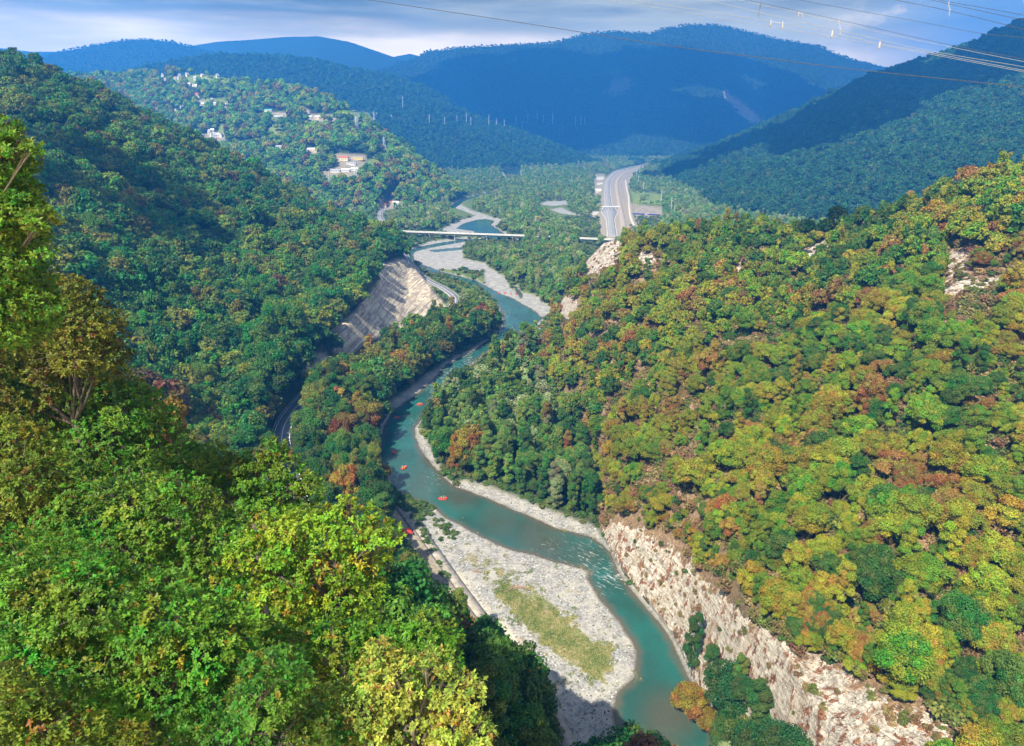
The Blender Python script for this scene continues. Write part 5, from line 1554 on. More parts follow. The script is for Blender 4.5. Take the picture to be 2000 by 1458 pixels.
# ------------------------------------------------------------------ rafts and their crews
def person_mesh(pose):
    """one continuous body grown from a skeleton"""
    J, E, Rr = [], [], []

    def add(p, r, parent=None):
        J.append(p); Rr.append(r)
        if parent is not None: E.append((parent, len(J) - 1))
        return len(J) - 1
    if pose == 'sit':
        pel = add((0, 0, .12), .15); sp = add((0, .03, .36), .15, pel); ch = add((0, .06, .56), .16, sp); nk = add((0, .08, .72), .06, ch); hd = add((0, .10, .84), .10, nk); add((0, .10, .94), .08, hd)
        for s in (-1, 1):
            hip = add((s * .10, .06, .11), .10, pel); kn = add((s * .17, .46, .26), .07, hip); an = add((s * .18, .56, -.08), .05, kn); add((s * .18, .70, -.12), .045, an)
            sh = add((s * .19, .07, .60), .07, ch); el = add((s * .30, .25, .42), .05, sh); wr = add((s * .22, .46, .44), .04, el); hnd = add((s * .20, .52, .45), .04, wr)
            for f in range(3): add((s * (.16 + .03 * f), .59, .44 + .005 * f), .012, hnd)
    else:
        pel = add((0, 0, .95), .15); sp = add((0, .0, 1.15), .14, pel); ch = add((0, .01, 1.36), .16, sp); nk = add((0, .01, 1.52), .06, ch); hd = add((0, .02, 1.64), .10, nk); add((0, .02, 1.74), .08, hd)
        for s in (-1, 1):
            hip = add((s * .10, 0, .90), .10, pel); kn = add((s * .12, .03, .48), .07, hip); an = add((s * .13, 0, .08), .05, kn); add((s * .14, .15, .04), .045, an)
            sh = add((s * .20, .0, 1.42), .07, ch); el = add((s * .27, .02, 1.14), .05, sh); wr = add((s * .27, .10, .90), .04, el); hnd = add((s * .27, .12, .82), .04, wr)
            for f in range(4): add((s * (.25 + .015 * f), .13 + .01 * f, .73), .012, hnd)
    me = bpy.data.meshes.new('body')
    me.from_pydata(J, E, [])
    sk = me.skin_vertices if len(me.skin_vertices) else None
    return me, Rr


def make_person(pose):
    me, Rr = person_mesh(pose)
    o = link('person', me)
    md = o.modifiers.new('skin', 'SKIN'); md.use_smooth_shade = True
    if not len(me.skin_vertices):
        bpy.context.view_layer.objects.active = o
        with bpy.context.temp_override(object=o, active_object=o):
            bpy.ops.mesh.customdata_skin_add()
    for d, r in zip(me.skin_vertices[0].data, Rr): d.radius = (r, r)
    me.skin_vertices[0].data[0].use_root = True
    sb = o.modifiers.new('smooth', 'SUBSURF'); sb.levels = 1; sb.render_levels = 1
    me.materials.append(MAT_NAVY)
    z = .56 if pose == 'sit' else 1.36
    hz = .88 if pose == 'sit' else 1.68
    y = .06 if pose == 'sit' else .01
    hy = .10 if pose == 'sit' else .02
    m = MB(); m.box((0, y, z - .1), (.46, .34, .46), 0, .86)
    bmesh.ops.bevel(m.bm, geom=m.bm.edges[:], offset=.06, segments=2, affect='EDGES')
    m.build('life_vest', MAT_VEST if pose == 'sit' else MAT_RED, o)
    m = MB(); m.ico((0, hy, hz), .15, 2, 0, (1, 1.1, .85)); m.build('helmet', MAT_HELMET if pose == 'sit' else MAT_BLACK, o, True)
    m = MB(); m.ico((0, hy + .05, hz - .06), .095, 2, 0, (.9, .8, 1.15)); m.build('face', MAT_SKIN, o, True)
    return o


def make_raft():
    e = empty('raft')
    L, Wd = 2.3, 1.0
    m = MB(); pts = []
    for i in range(28):
        a = 2 * math.pi * i / 28
        x = L * math.copysign(abs(math.cos(a)) ** .7, math.cos(a)); y = Wd * math.copysign(abs(math.sin(a)) ** .55, math.sin(a))
        pts.append((x, y, .32 + .30 * max(0, abs(x) / L - .6) / .4))
    m.tube(pts, .28, 8, True); m.build('hull_tube', MAT_RED, e, True)
    m = MB(); m.box((0, 0, .16), (3.9, 1.5, .10)); m.build('raft_floor', MAT_BLACK, e)
    for x in (-.9, .1, 1.0):
        m = MB(); m.bar((x, -.85, .46), (x, .85, .46), .19, 10); m.build('thwart', MAT_RED, e, True)
    m = MB(); m.tube([(p[0] * 1.02, p[1] * 1.2, p[2] + .12) for p in pts], .025, 4, True); m.build('grab_line', MAT_PAINT, e)
    return e


def rafts():
    first = True
    spec = [(865, 975, 8, 7, 'nearest red raft full of rafters, side on below the gravel bar', 'nearest red raft'), (789, 915, 70, 5, 'red raft turned towards the camera, second nearest on the river', 'second nearest red raft'),
            (769, 884, 80, 4, 'dark sided red raft in mid river, between the two bends', 'middle red raft'), (775, 817, 30, 5, 'red raft among the small white ripples left of the farthest raft', 'red raft in the ripples'),
            (820, 791, 20, 6, 'farthest red raft afloat, close under the right bank trees', 'farthest floating raft')]
    raft0 = make_raft(); per0 = make_person('sit')
    for k, (u, v, rz, n, lab, where) in enumerate(spec):
        x, y = on_plane(u, v)
        r = raft0 if k == 0 else copy_tree(raft0)
        r.location = (x, y, -.12); r.rotation_euler = (0, 0, R(rz)); r.scale = (1.02, 1.02, 1.02)
        tag(r, lab, 'raft', 'red rafts with crews')
        seats = [(-1.5, 0, 0), (-.7, .85, 0), (-.7, -.85, 0), (.25, .85, 0), (.25, -.85, 0), (1.15, .8, 0), (1.15, -.8, 0)][:n]
        for j, (sx, sy, _) in enumerate(seats):
            p = per0 if first else copy_tree(per0); first = False
            c, s = math.cos(R(rz)), math.sin(R(rz))
            p.location = (x + 1.02 * (sx * c - sy * s), y + 1.02 * (sx * s + sy * c), .42)
            p.rotation_euler = (0, 0, R(rz) - math.pi / 2); p.scale = (1.05, 1.05, 1.05)
            pos = ('steering at the stern' if sx < -1 else ('at the bow' if sx > 1 else 'at the rear' if sx < -.5 else 'amidships') + (', port side' if sy > 0 else ', starboard side'))
            tag(p, f'rafter in yellow vest, {where}, {pos}', 'person', 'rafters in the red rafts')
    for k, (u, v) in enumerate(((974, 572), (986, 573), (998, 575), (1008, 575))):
        x, y = on_plane(u, v, .6)
        r = copy_tree(raft0); r.location = (x, y, ground(x, y) - .02); r.rotation_euler = (0, 0, R(80 + 9 * k)); r.scale = (1, 1, 1)
        tag(r, 'empty red raft hauled out on the far gravel spit, ' + ('leftmost', 'second from left', 'third from left', 'rightmost')[k], 'raft', 'red rafts pulled up on the gravel')
    p = make_person('stand')
    q = hit(1187, 1396); p.location = (q.x - 1.2, q.y, ground(q.x - 1.2, q.y)); p.rotation_euler = (0, 0, -1.2)
    tag(p, 'lone person in a red vest standing on the gravel at the water', 'person')


# ------------------------------------------------------------------ gravel bar: boulders, driftwood, canopies, cars
def boulders():
    protos = []
    for i in range(3):
        m = MB(); m.ico((0, 0, .3), 1.0, 2, .16, (1, .8, .62), i)
        protos.append(m.mesh('boulder', MAT_ROCK))
    rr = random.Random(4)
    k = 0
    lab = {'a': 'pale grey boulder in the rock heap jutting from the left bank', 'b': 'white boulder edging the bushy point by the turquoise pool', 'c': 'lone pale rock standing in the river', 'd': 'pale boulder at the foot of the white cliff'}
    grp = {'a': 'boulders in the rock heap', 'b': 'white boulders edging the point', 'c': 'rocks in the river', 'd': 'boulders under the white cliff'}
    pts = [(u, v, 'a', s) for u, v, s in ((757, 953, 1.6), (764, 956, 1.2), (771, 960, 1.7), (762, 962, 1.3), (755, 960, 1.1), (770, 966, 1.2), (748, 958, 1.0), (760, 968, 1.0), (778, 964, .8))]
    pts += [(806 + 4.1 * i, 981 + 1.35 * i + (i % 3) * 1.2, 'b', .75 + .4 * rr.random()) for i in range(12)]
    pts += [(900, 999, 'c', .6), (904, 1011, 'c', .55), (1154, 1152, 'c', .7), (1226, 1214, 'c', .6), (1005, 646, 'c', 1.1)]
    pts += [(1207 + 7 * i, 1122 + 9 * i, 'd', .6 + .5 * rr.random()) for i in range(3)]
    cnt = {}
    for u, v, t, s in pts:
        x, y = on_plane(u, v, .2)
        o = link('boulder', protos[k % 3]); k += 1
        o.location = (x, y, max(ground(x, y), -.35) - .1); o.rotation_euler = (0, 0, rr.uniform(0, 6)); o.scale = (s, s * rr.uniform(.8, 1.1), s * rr.uniform(.7, 1))
        tag(o, lab[t] if t != 'c' else {900: 'small pale rock in the turquoise water past the nearest raft', 904: 'dark rimmed rock just in front of the small pale river rock', 1154: 'pale rock in the narrows beside the gravel tongue', 1226: 'white rock off the gravel bar below the cliff', 1005: 'pale rock in the far pool by the spur'}[u], 'boulder', grp[t])


def driftwood():
    rr = random.Random(8)
    for (u, v, n, ln, lab) in ((935, 1118, 16, 3.6, 'tangle of bleached driftwood on the grassy gravel, upstream one'), (1010, 1150, 22, 5.5, 'long red-brown drift log with branches at the head of the grass patch')):
        x, y = on_plane(u, v, 1.0); z = ground(x, y)
        e = empty('driftwood', (x, y, z)); tag(e, lab, 'driftwood')
        m = MB()
        if n > 20: m.tube([(-6, -3.4, .3), (-2, -.6, .5), (1, .6, .9), (4, .2, .5), (8, -2.6, .3)], [.14, .24, .34, .26, .1], 7)
        for i in range(n):
            a = rr.uniform(0, 6.28); l = ln * rr.uniform(.4, 1)
            p = Vector((rr.uniform(-1, 1), rr.uniform(-.8, .8), .2)); q = p + Vector((math.cos(a) * l, math.sin(a) * l * .7, rr.uniform(.1, 1.0)))
            m.tube([p, p.lerp(q, .5) + Vector((0, 0, .25)), q], [.12, .08, .03], 5)
        m.build('branches', MAT_WOOD, e)


def make_car(mat, kind='car'):
    e = empty('parked_car')
    if kind == 'car':
        m = MB(); m.box((0, 0, .62), (4.3, 1.76, .62)); bmesh.ops.bevel(m.bm, geom=m.bm.edges[:], offset=.14, segments=2, affect='EDGES'); m.build('body', mat, e, True)
        m = MB(); m.box((-.15, 0, 1.18), (2.3, 1.56, .56), 0, .78); m.build('cabin', MAT_GLASS, e)
        m = MB(); m.box((-.15, 0, 1.485), (1.72, 1.2, .05)); m.build('car_roof', mat, e)
        ax, wr = 1.35, .33
    else:
        m = MB(); m.box((0, 0, 1.75), (11.5, 2.5, 2.7)); bmesh.ops.bevel(m.bm, geom=m.bm.edges[:], offset=.12, segments=2, affect='EDGES'); m.build('body', mat, e, True)
        m = MB(); m.box((.2, 0, 2.15), (10.4, 2.56, .9)); m.build('windows', MAT_GLASS, e)
        ax, wr = 3.6, .5
    for sx in (-ax, ax):
        for sy in (-1, 1):
            w = (.8 if kind == 'car' else 1.15)
            m = MB(); m.bar((sx, sy * (w - .1), wr), (sx, sy * (w + .1), wr), wr, 12); m.build('wheel', MAT_BLACK, e)
    return e


def vehicles():
    x, y = on_plane(797, 1058, 3.1)
    c = make_car(MAT_WHITE); c.name = 'parked_car'
    c.location = (x, y, 3.1); c.rotation_euler = (0, 0, 2.1); tag(c, 'white car parked by the red canopy at the gravel bar', 'car')
    for (u, v, lab, s) in ((794, 1046, 'larger red canopy on the concrete pad beside the white car', 1.0), (757, 1021, 'smaller dark red canopy half under the oak boughs', .85)):
        x, y = on_plane(u, v, 3.1)
        e = empty('market_canopy', (x, y, 3.08), .5); tag(e, lab, 'canopy', 'red canopies by the gravel bar'); e.scale = (s, s, s)
        m = MB()
        A = [(-2.6, -2.6, 2.3), (2.6, -2.6, 2.3), (2.6, 2.6, 2.3), (-2.6, 2.6, 2.3)]
        for i in range(4): m.poly([A[i], A[(i + 1) % 4], (0, 0, 3.5)])
        for i in range(4): m.poly([A[i], A[(i + 1) % 4], tuple(np.add(A[(i + 1) % 4], (0, 0, -.35))), tuple(np.add(A[i], (0, 0, -.35)))])
        m.build('cloth', MAT_RED, e)
        for a in A: m = MB(); m.bar((a[0] * .97, a[1] * .97, 0), (a[0] * .97, a[1] * .97, 2.35), .05, 6); m.build('pole', MAT_STEEL, e)
    # far parking ground by the highway: coaches in front, cars behind
    coach_b = make_car(MAT_BLUE, 'coach'); coach_b.name = 'coach'
    coach_w = make_car(MAT_WHITE, 'coach'); coach_w.name = 'coach'
    cars = [make_car(m_) for m_ in (MAT_WHITE, MAT_SILVER, MAT_RED, MAT_BLACK, MAT_BLUE)]
    used = set(); rr = random.Random(3)

    def put(proto, u, v, rz, lab, cat, grp):
        q = hit(u, v, 900)
        o = proto if proto.name not in used and not used.add(proto.name) else copy_tree(proto)
        o.location = (q.x, q.y, q.z + .03); o.rotation_euler = (0, 0, rz); tag(o, lab, cat, grp)
        return o
    for k in range(8):
        u = 1238 + 6.6 * k
        blue = k not in (4,)
        put(coach_b if blue else coach_w, u, 419 + .35 * k, .12 + rr.uniform(-.05, .05), 'blue coach in the front row of the far parking ground' if blue else 'white coach among the blue ones at the far parking ground', 'coach', 'coaches at the far parking ground')
    for j, v in enumerate((405, 408.5, 412, 415)):
        for k in range(11):
            u = 1240 + 4.6 * k + j * .8 + rr.uniform(-.6, .6)
            if rr.random() < .15: continue
            p = rr.choice([0, 0, 1, 1, 2, 3, 4])
            put(cars[p], u, v, 1.5 + rr.uniform(-.1, .1), ['white', 'silver', 'red', 'black', 'blue'][p] + ' car parked behind the coaches at the far parking ground', 'car', 'cars at the far parking ground')
    # traffic
    hw = resample(highway, 1)
    for t, side, p, lab in ((.12, -4, 0, 'white car driving on the near part of the far highway'), (.34, 4, 3, 'dark car leaving the toll plaza on the highway'), (.42, -4, 2, 'red car on the straight of the highway'), (.6, 4, 1, 'silver car where the far highway starts to bend')):
        i = int(t * (len(hw) - 2)); d = hw[i + 1] - hw[i]; a = math.atan2(d[1], d[0])
        o = copy_tree(cars[p]); o.name = 'moving_car'
        o.location = (hw[i][0] - side * math.sin(a), hw[i][1] + side * math.cos(a), hw[i][2] + .02); o.rotation_euler = (0, 0, a); tag(o, lab, 'car', 'cars on the highway')


# ------------------------------------------------------------------ houses and halls
def house(name, size, mat, roof_mat, pitch=.9, storeys=1, flat=False, nwin=3):
    e = empty(name)
    L, D, Hh = size
    m = MB(); m.box((0, 0, Hh / 2 - 1), (L, D, Hh + 2)); m.build('wall', mat, e)
    if flat:
        m = MB(); m.box((0, 0, Hh + .2), (L + .8, D + .8, .5)); m.build('roof', roof_mat, e)
    else:
        m = MB(); o = .6; h = D * pitch * .5
        a = [(-L / 2 - o, -D / 2 - o, Hh - .1), (L / 2 + o, -D / 2 - o, Hh - .1), (L / 2 + o, D / 2 + o, Hh - .1), (-L / 2 - o, D / 2 + o, Hh - .1)]
        r1, r2 = (-L / 2 - o, 0, Hh + h), (L / 2 + o, 0, Hh + h)
        m.poly([a[0], a[1], r2, r1]); m.poly([a[2], a[3], r1, r2]); m.poly([a[0], a[3], a[2], a[1]])
        rf = m.build('roof', roof_mat, e)
        for s in (-1, 1):
            m = MB(); m.poly([(s * (L / 2 + .02), -D / 2, Hh), (s * (L / 2 + .02), D / 2, Hh), (s * (L / 2 + .02), 0, Hh + h * .93)]); m.build('gable', mat, e)
        m = MB(); m.box((L * .2, D * .15, Hh + h * .9), (.8, .8, 1.6)); m.build('chimney', MAT_CONC, rf)
    for st in range(storeys):
        zc = Hh * (st + .55) / storeys
        for i in range(nwin):
            x = (i + .5) / nwin * L - L / 2
            m = MB(); m.box((x, -D / 2 - .03, zc), (min(1.5, L / nwin * .5), .12, min(1.5, Hh / storeys * .5))); m.build('window', MAT_GLASS, e)
    m = MB(); m.box((L / 2 + .03, 0, 1.1), (.12, 1.2, 2.2)); m.build('door', MAT_WOOD, e)
    return e


def buildings():
    rr = random.Random(5)
    white = house('cottage', (9, 8, 5.5), MAT_WHITE, MAT_GREYROOF, 1.7, 2)
    cream = house('cottage', (9, 7, 5), MAT_CREAM, MAT_WHITEROOF, 1.2, 1)
    red = house('cottage', (16, 10, 6), MAT_CREAM, MAT_REDROOF, 1.0, 2)
    used = set()

    def put(p, u, v, lab, grp, s=1.0, rz=None, cat='house'):
        q = hit(u, v, 1100)
        o = p if p.name not in used and not used.add(p.name) else copy_tree(p)
        o.location = (q.x, q.y, q.z); o.rotation_euler = (0, 0, rr.uniform(-.5, 1.9) if rz is None else rz); o.scale = (s, s, s)
        tag(o, lab, cat, grp)
    V = [(310, 144, 0), (318, 150, 0), (323, 157, 1), (351, 151, 0), (366, 150, 0), (382, 157, 0), (402, 160, 0), (425, 152, 0), (450, 151, 0), (464, 154, 0), (419, 139, 0), (400, 134, 1), (370, 168, 1), (378, 169, 0), (383, 170, 1), (342, 156, 1), (348, 155, 0), (395, 150, 1)]
    gv = 'cottages in the hilltop village'
    for k, (u, v, t) in enumerate(V):
        lab = {0: 'white steep gabled cottage in the village near the hilltop, ', 1: 'cream cottage with a pale roof in the hilltop village, '}[t]
        same = sorted([a for a in V if a[2] == t]); n = same.index((u, v, t))
        put(white if t == 0 else cream, u, v, lab + ('leftmost' if n == 0 else 'rightmost' if n == len(same) - 1 else ORD[n + 1] + ' from left'), gv, rr.uniform(.95, 1.25))
    put(red, 496, 158, 'large red roofed house at the right end of the hilltop village', gv, 1.2, .2)
    M = [(384, 188, 2), (388, 192, 1), (355, 212, 0), (343, 217, 1), (357, 210, 1), (392, 206, 0), (396, 206, 1), (420, 205, 1), (414, 199, 0), (440, 208, 1)]
    for k, (u, v, t) in enumerate(M):
        same = sorted([a for a in M if a[2] == t]); n = same.index((u, v, t))
        put((white, cream, red)[t], u, v, ('white gabled', 'cream', 'red roofed')[t] + ' house in the hamlet half way down the village hill' + ('' if len(same) == 1 else ', leftmost' if n == 0 else ', ' + ORD[n + 1] + ' from left'), 'houses in the middle hamlet', .95)
    Lw = [(376, 266, 0), (394, 268, 1), (410, 262, 0), (414, 267, 0), (420, 268, 0), (426, 267, 1), (432, 268, 0), (417, 274, 0), (415, 258, 1)]
    for k, (u, v, t) in enumerate(Lw):
        same = sorted([a for a in Lw if a[2] == t]); n = same.index((u, v, t))
        put((white, cream)[t], u, v, ('white', 'cream')[t] + ' house in the hollow behind the left ridge, ' + ('leftmost' if n == 0 else ORD[n + 1] + ' from left'), 'houses in the hollow', 1.15)
    # longer single buildings
    for (u, v, size, mat, roof, s, rz, flat, lab, nm) in (
            (524, 219, (30, 10, 5), MAT_CREAM, MAT_BLUEROOF, 1, -.25, False, 'long hall with a blue roof on the village hill terrace', 'hall'),
            (545, 228, (34, 8, 4), MAT_WHITE, MAT_WHITEROOF, 1, -.2, True, 'long low white building right of the blue roofed hall', 'hall'),
            (620, 233, (14, 10, 7), MAT_CREAM, MAT_WHITEROOF, 1, .1, False, 'pale house on the bare orange terrace below the mast', 'house'),
            (606, 232, (9, 8, 6), MAT_WHITE, MAT_WHITEROOF, 1, .1, False, 'small white house left of the pale one on the orange terrace', 'house'),
            (610, 297, (26, 12, 7), MAT_CREAM, MAT_WHITEROOF, 1, .1, False, 'tan hall with a pale roof alone in the dark wood', 'hall'),
            (545, 291, (16, 11, 6), MAT_CREAM, MAT_GREYROOF, 1, .2, False, 'brown roofed house alone in the wood below the terrace', 'house'),
            (672, 313, (26, 11, 7), MAT_CREAM, MAT_REDROOF, 1, -.1, False, 'red roofed block at the left of the roadside complex', 'hall'),
            (698, 312, (32, 11, 6.5), MAT_YELLOW, MAT_WHITEROOF, 1, .12, True, 'yellow walled hall with white roof in the roadside complex', 'hall'),
            (686, 322, (26, 10, 5), MAT_WHITE, MAT_WHITEROOF, 1, 0, True, 'low white building in front of the yellow hall', 'hall'),
            (655, 336, (24, 9, 4), MAT_WHITE, MAT_GREYROOF, 1, .05, False, 'long market shed with a grey roof, left of three', 'market shed'),
            (675, 335, (22, 9, 4), MAT_WHITE, MAT_WHITEROOF, 1, .05, False, 'long market shed with a white roof, middle of three', 'market shed'),
            (692, 333, (18, 9, 4), MAT_WHITE, MAT_WHITEROOF, 1, .08, False, 'long market shed with a white roof, right of three', 'market shed'),
            (749, 405, (12, 9, 6), MAT_CREAM, MAT_REDROOF, 1, .3, False, 'small red roofed house left of the roadside inn by the bend', 'house'),
            (760, 401, (22, 12, 7), MAT_CREAM, MAT_REDROOF, 1, .15, False, 'roadside inn with a red roof where the valley road leaves the wood', 'inn'),
            (773, 401, (14, 10, 6), MAT_WHITE, MAT_WHITEROOF, 1, .2, False, 'white building right of the red roofed inn', 'house'),
            (1172, 352, (26, 16, 11), MAT_WHITE, MAT_WHITEROOF, 1, .1, True, 'white block beside the far highway, farthest of the row', 'hall'),
            (1171, 361, (20, 14, 8), MAT_WHITE, MAT_GREYROOF, 1, .1, True, 'white block with grey roof in the middle of the highway row', 'hall'),
            (1168, 376, (18, 12, 6), MAT_CREAM, MAT_WHITEROOF, 1, .1, False, 'cream block nearest in the row beside the far highway', 'hall'),
            (1163, 419, (14, 9, 5), MAT_WHITE, MAT_WHITEROOF, 1, .1, True, 'low white kiosk at the left of the toll plaza', 'kiosk')):
        e = house('long_building' if nm in ('hall', 'market shed') else 'roadside_house', size, mat, roof, .7, 2 if size[2] > 6.5 else 1, flat, 5 if size[0] > 20 else 3)
        q = hit(u, v, 1100); e.location = q; e.rotation_euler = (0, 0, rz); tag(e, lab, nm)
    # toll canopy over the plaza
    q = hit(1192, 409, 1100)
    e = empty('toll_canopy', (q.x, q.y, 9.0)); tag(e, 'flat pale roof on posts spanning the highway toll plaza', 'toll station')
    m = MB(); m.box((0, 0, 6.6), (46, 7, .8)); m.build('roof', MAT_WHITEROOF, e)
    for i in range(6): m = MB(); m.box((-20 + 8 * i, 0, 3.1), (.9, 3.2, 6.2)); m.build('booth', MAT_WHITE, e)
    # banded mast on the village hill crest
    q = hit(667, 199, 1100)
    e = empty('banded_mast', q); tag(e, 'red and white banded mast on the crest of the village hill', 'mast')
    zs = [0, 7, 14, 21, 28]
    for i in range(4):
        w = 1.5 - .3 * i
        m = MB(); m.box((0, 0, (zs[i] + zs[i + 1]) / 2), (w * 2, w * 2, 7), 0, (1.5 - .3 * (i + 1)) / w); m.build('shaft_band', MAT_WHITE if i % 2 == 0 else MAT_RED, e)
    m = MB()
    for a in range(4): m.bar((math.cos(a * 1.57) * .9, math.sin(a * 1.57) * .9, 26), (math.cos(a * 1.57) * .9, math.sin(a * 1.57) * .9, 33), .15, 5)
    m.build('antenna', MAT_STEEL, e)


# ------------------------------------------------------------------ pylons
def make_pylon(hh=44):
    e = empty('power_pylon')
    m = MB(); n = 7; B = 4.2; T = .9
    lv = [hh * (1 - (1 - i / n) ** 1.25) for i in range(n + 1)]
    w = [B + (T - B) * (z / hh) for z in lv]
    for i in range(n):
        for s in ((-1, -1), (1, -1), (1, 1), (-1, 1)):
            m.bar((s[0] * w[i], s[1] * w[i], lv[i]), (s[0] * w[i + 1], s[1] * w[i + 1], lv[i + 1]), .34, 4)
        for s, t in (((-1, -1), (1, -1)), ((1, -1), (1, 1)), ((1, 1), (-1, 1)), ((-1, 1), (-1, -1))):
            m.bar((s[0] * w[i], s[1] * w[i], lv[i]), (t[0] * w[i + 1], t[1] * w[i + 1], lv[i + 1]), .2, 3)
            m.bar((t[0] * w[i], t[1] * w[i], lv[i]), (s[0] * w[i + 1], s[1] * w[i + 1], lv[i + 1]), .2, 3)
    m.build('lattice_body', MAT_STEEL, e)
    for z, a in ((hh * .66, 6.5), (hh * .80, 8.0), (hh * .93, 5.5)):
        m = MB()
        for s in (-1, 1):
            m.bar((0, 0, z + 1.6), (s * a, 0, z), .22, 4); m.bar((0, 0, z - .4), (s * a, 0, z), .26, 4); m.bar((s * a, 0, z), (s * a, 0, z - 2.2), .18, 4)
        m.build('crossarm', MAT_STEEL, e)
    return e


def make_pole(hh=40):
    e = empty('line_pole')
    m = MB(); m.bar((0, 0, -1), (0, 0, hh), .9, 6, .55); m.build('shaft', MAT_STEEL, e)
    for z in (.76, .88): m = MB(); m.box((0, 0, hh * z), (7, .5, .6)); m.build('crossarm', MAT_STEEL, e)
    return e


def pylons():
    py = make_pylon(); po = make_pole(); used = set()

    def put(p, u, v, s, lab, cat, grp):
        q = hit(u, v, 1000)
        o = p if p.name not in used and not used.add(p.name) else copy_tree(p)
        o.location = (q.x, q.y, q.z - .5); o.rotation_euler = (0, 0, .5 + .1 * (u % 5)); o.scale = (s, s, s); tag(o, lab, cat, grp)
    g = 'lattice pylons round the village hill'
    for u, v, s, lab in ((731, 238, 1.1, 'bright lattice pylon standing highest on the shoulder of the village hill'), (737, 237, .95, 'lattice pylon close behind the highest bright one'), (697, 258, 1.05, 'lattice pylon below and left of the two standing together'), (751, 296, .95, 'lattice pylon on the light green clearing'),
                         (695, 346, 1.0, 'lattice pylon beside the market sheds'), (644, 364, .75, 'small lattice pylon left of the market sheds in the wood'), (765, 240, .9, 'dim lattice pylon right of the pair on the shoulder')):
        put(py, u, v, s, lab, 'pylon', g)
    far = [(787, 214), (839, 250), (869, 254), (893, 251), (911, 246), (920, 253), (955, 248), (970, 256), (985, 257), (1008, 244), (1031, 241), (1049, 238), (1061, 243), (1079, 244), (1080, 237), (1124, 246), (1134, 246), (1142, 247), (1020, 254)]
    far.sort()
    for n, (u, v) in enumerate(far):
        put(po, u, v, 1.7, 'slim pale power line pole on the hazy blue mountain foot, ' + (ORD[n + 1] + ' from left' if n < len(far) - 1 else 'rightmost'), 'pole', 'distant power line poles')
    near = [(1243, 352, 1.3), (1249, 347, 1.35), (1246, 367, 1.1), (1256, 379, 1.0), (1291, 396, 1.0), (1310, 418, 1.1), (1316, 427, .8)]
    for n, (u, v, s) in enumerate(near):
        put(po, u, v, s * .95, 'tall white power line pole right of the highway, ' + ('farthest', 'tallest of the far ones', 'third from the far end', 'beside the green field', 'at the edge of the wooded mountain', 'nearest tall one', 'shorter one behind the near ridge')[n], 'pole', 'power line poles by the highway')


# ------------------------------------------------------------------ power lines overhead
MAT_PORCELAIN = plain('grey_porcelain', (0.26, 0.26, 0.27), .5, .15, 3.0)
MAT_CABLE = plain('aluminium_cable', (0.17, 0.18, 0.19), .7, .1, 2.0)
MAT_DARKCABLE = plain('dark_cable', (0.035, 0.036, 0.04), .8, .1, 2.0)


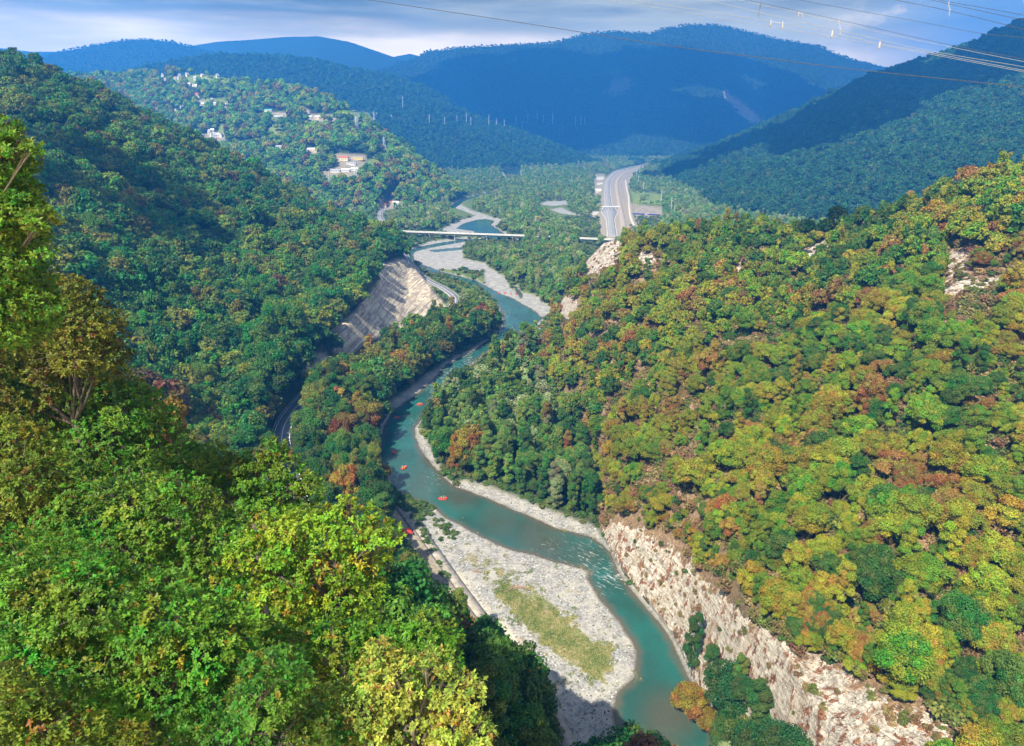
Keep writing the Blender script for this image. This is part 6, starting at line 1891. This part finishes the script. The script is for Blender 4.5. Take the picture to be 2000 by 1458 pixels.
def cables():
    spec = [('A', [(640, -14), (700, -3), (1000, 42), (1300, 89), (1480, 112), (1660, 135), (1960, 166), (2120, 180)], 130, 95, .042, MAT_DARKSTEEL, 'single dark cable sagging lowest across the far mountain'),
            ('B', [(1120, -16), (1300, 10), (1503, 42), (1629, 65), (1720, 86), (1825, 105), (2000, 138), (2120, 162)], 95, 70, .022, MAT_STEEL, 'pale cable carrying the white fittings, upper of the lowest pair'),
            ('C', [(1120, -10), (1300, 18), (1510, 53), (1716, 88), (2000, 141), (2120, 165)], 96, 71, .020, MAT_STEEL, 'pale cable just beneath the one carrying the white fittings'),
            ('D', [(1340, -10), (1380, 0), (1503, 29), (1650, 62), (1807, 98), (2000, 131), (2120, 153)], 95, 70, .022, MAT_STEEL, 'pale cable through the middle of the bundle, lower one'),
            ('E', [(1400, -9), (1440, 0), (1566, 27), (1720, 64), (1860, 93), (2000, 121), (2120, 143)], 96, 71, .022, MAT_STEEL, 'pale cable through the middle of the bundle, upper one'),
            ('F', [(1420, -8), (1490, 7), (1650, 42), (1860, 89), (2000, 116), (2120, 138)], 95, 70, .020, MAT_DARKSTEEL, 'thin dark cable along the top of the bundle'),
            ('G', [(1500, -14), (1559, 0), (1685, 23), (1807, 45), (1912, 65), (2000, 74), (2120, 86)], 110, 85, .022, MAT_DARKSTEEL, 'thin grey cable alone between the bundle and the top right cables'),
            ('H', [(1690, -14), (1748, 0), (1860, 23), (2000, 58), (2120, 90)], 90, 70, .026, MAT_DARKSTEEL, 'dark cable, lowest of the three at the top right corner'),
            ('I', [(1760, -14), (1818, 0), (1853, 8), (2000, 40), (2120, 68)], 90, 70, .024, MAT_DARKSTEEL, 'dark cable, middle one of the three at the top right corner'),
            ('J', [(1790, -10), (1832, 0), (2000, 30), (2120, 54)], 91, 71, .024, MAT_DARKSTEEL, 'dark cable, uppermost of the three at the top right corner')]
    C = {}
    for key, pts, d0, d1, r, mat, lab in spec:
        P = smooth_line(pts, 6)
        k = (P[:, 0] - P[0, 0]) / (P[-1, 0] - P[0, 0])
        W3 = [at_depth(u, v, d0 + (d1 - d0) * t) for (u, v), t in zip(P, k)]
        C[key] = lambda u, P=P, k=k, d0=d0, d1=d1: at_depth(u, float(np.interp(u, P[:, 0], P[:, 1])), d0 + (d1 - d0) * float(np.interp(u, P[:, 0], k)))
        m = MB(); m.tube(W3, r, 6)
        o = m.build('power_cable', MAT_CABLE if mat is MAT_STEEL else MAT_DARKCABLE); tag(o, lab, 'cable', 'power cables crossing the sky')

    def fitting(c, u, u2, lab, mat, bell=True, c2=None):
        a = C[c](u); e = empty('cable_fitting', a); tag(e, lab, 'cable fitting', 'fittings hanging on the cables')
        b = (C[c2 or c](u2) - a)
        m = MB(); m.bar((0, 0, 0), b, .028, 6); m.build('rod', mat, e)
        for p in (Vector((0, 0, 0)), b):
            m = MB()
            m.tube([p + Vector((0, 0, .25)), p + Vector((0, 0, .05)), p - Vector((0, 0, .35)), p - Vector((0, 0, .55))], [.02, .05, .10, .02] if bell else [.02, .035, .035, .02], 8); m.build('clamp', mat, e, True)
    fitting('F', 1486, 1482, 'dark rod spacer joining two cables at the far left of the bundle', MAT_DARKSTEEL, False, 'D')
    fitting('B', 1506, 1529, 'pair of white bell fittings on a bar, left most on the bundle', MAT_PORCELAIN)
    fitting('E', 1560, 1568, 'small white clamp on the upper middle cable', MAT_PORCELAIN, False)
    fitting('B', 1625, 1626, 'white bell fitting hanging right of the pair on the bar', MAT_PORCELAIN)
    fitting('F', 1638, 1642, 'short white spacer above the single white bell', MAT_PORCELAIN, False, 'D')
    fitting('B', 1718, 1719, 'white bell fitting furthest right on the bundle', MAT_PORCELAIN)
    fitting('I', 1853, 1855, 'white spacer between the dark cables at the top right', MAT_PORCELAIN, False, 'H')


# ------------------------------------------------------------------ unseen clouds added overhead to shade the left hill, right slope and mountains
def cloud(x0, y0, rx, ry, z, seed, n=60):
    rr = random.Random(seed); m = MB()
    for i in range(n):
        a = rr.uniform(0, 6.28); q = math.sqrt(rr.random())
        s = rr.uniform(.16, .30) * min(rx, ry) * (1.15 - .5 * q)
        m.ico((x0 + rx * q * math.cos(a), y0 + ry * q * math.sin(a), z + rr.uniform(0, .3) * s), s, 3, .05, (1.3, 1.1, .42), i)
    o = m.build('cloud', MAT_CLOUD, None, True)
    tag(o, kind='structure')
    return o


MAT_CLOUD = plain('cloud_white', (0.85, 0.86, 0.88), 1.0, 0.05, .01)


def clouds():
    zc = float(GZ.max()) + 330
    def over(x, y, z, rx, ry, seed, n=60):
        k = (zc - z) / sun_dir.z
        cloud(x + sun_dir.x * k, y + sun_dir.y * k, rx, ry, zc, seed, n)
    over(-410, 640, 130, 110, 210, 1, 34)
    over(1600, 2800, 280, 1000, 900, 2, 52)
    over(400, 6300, 500, 2600, 1500, 3, 75)
    over(300, 545, 130, 110, 60, 4, 26)


roads()
bridge()
rafts()
boulders()
driftwood()
vehicles()
buildings()
pylons()
cables()
clouds()
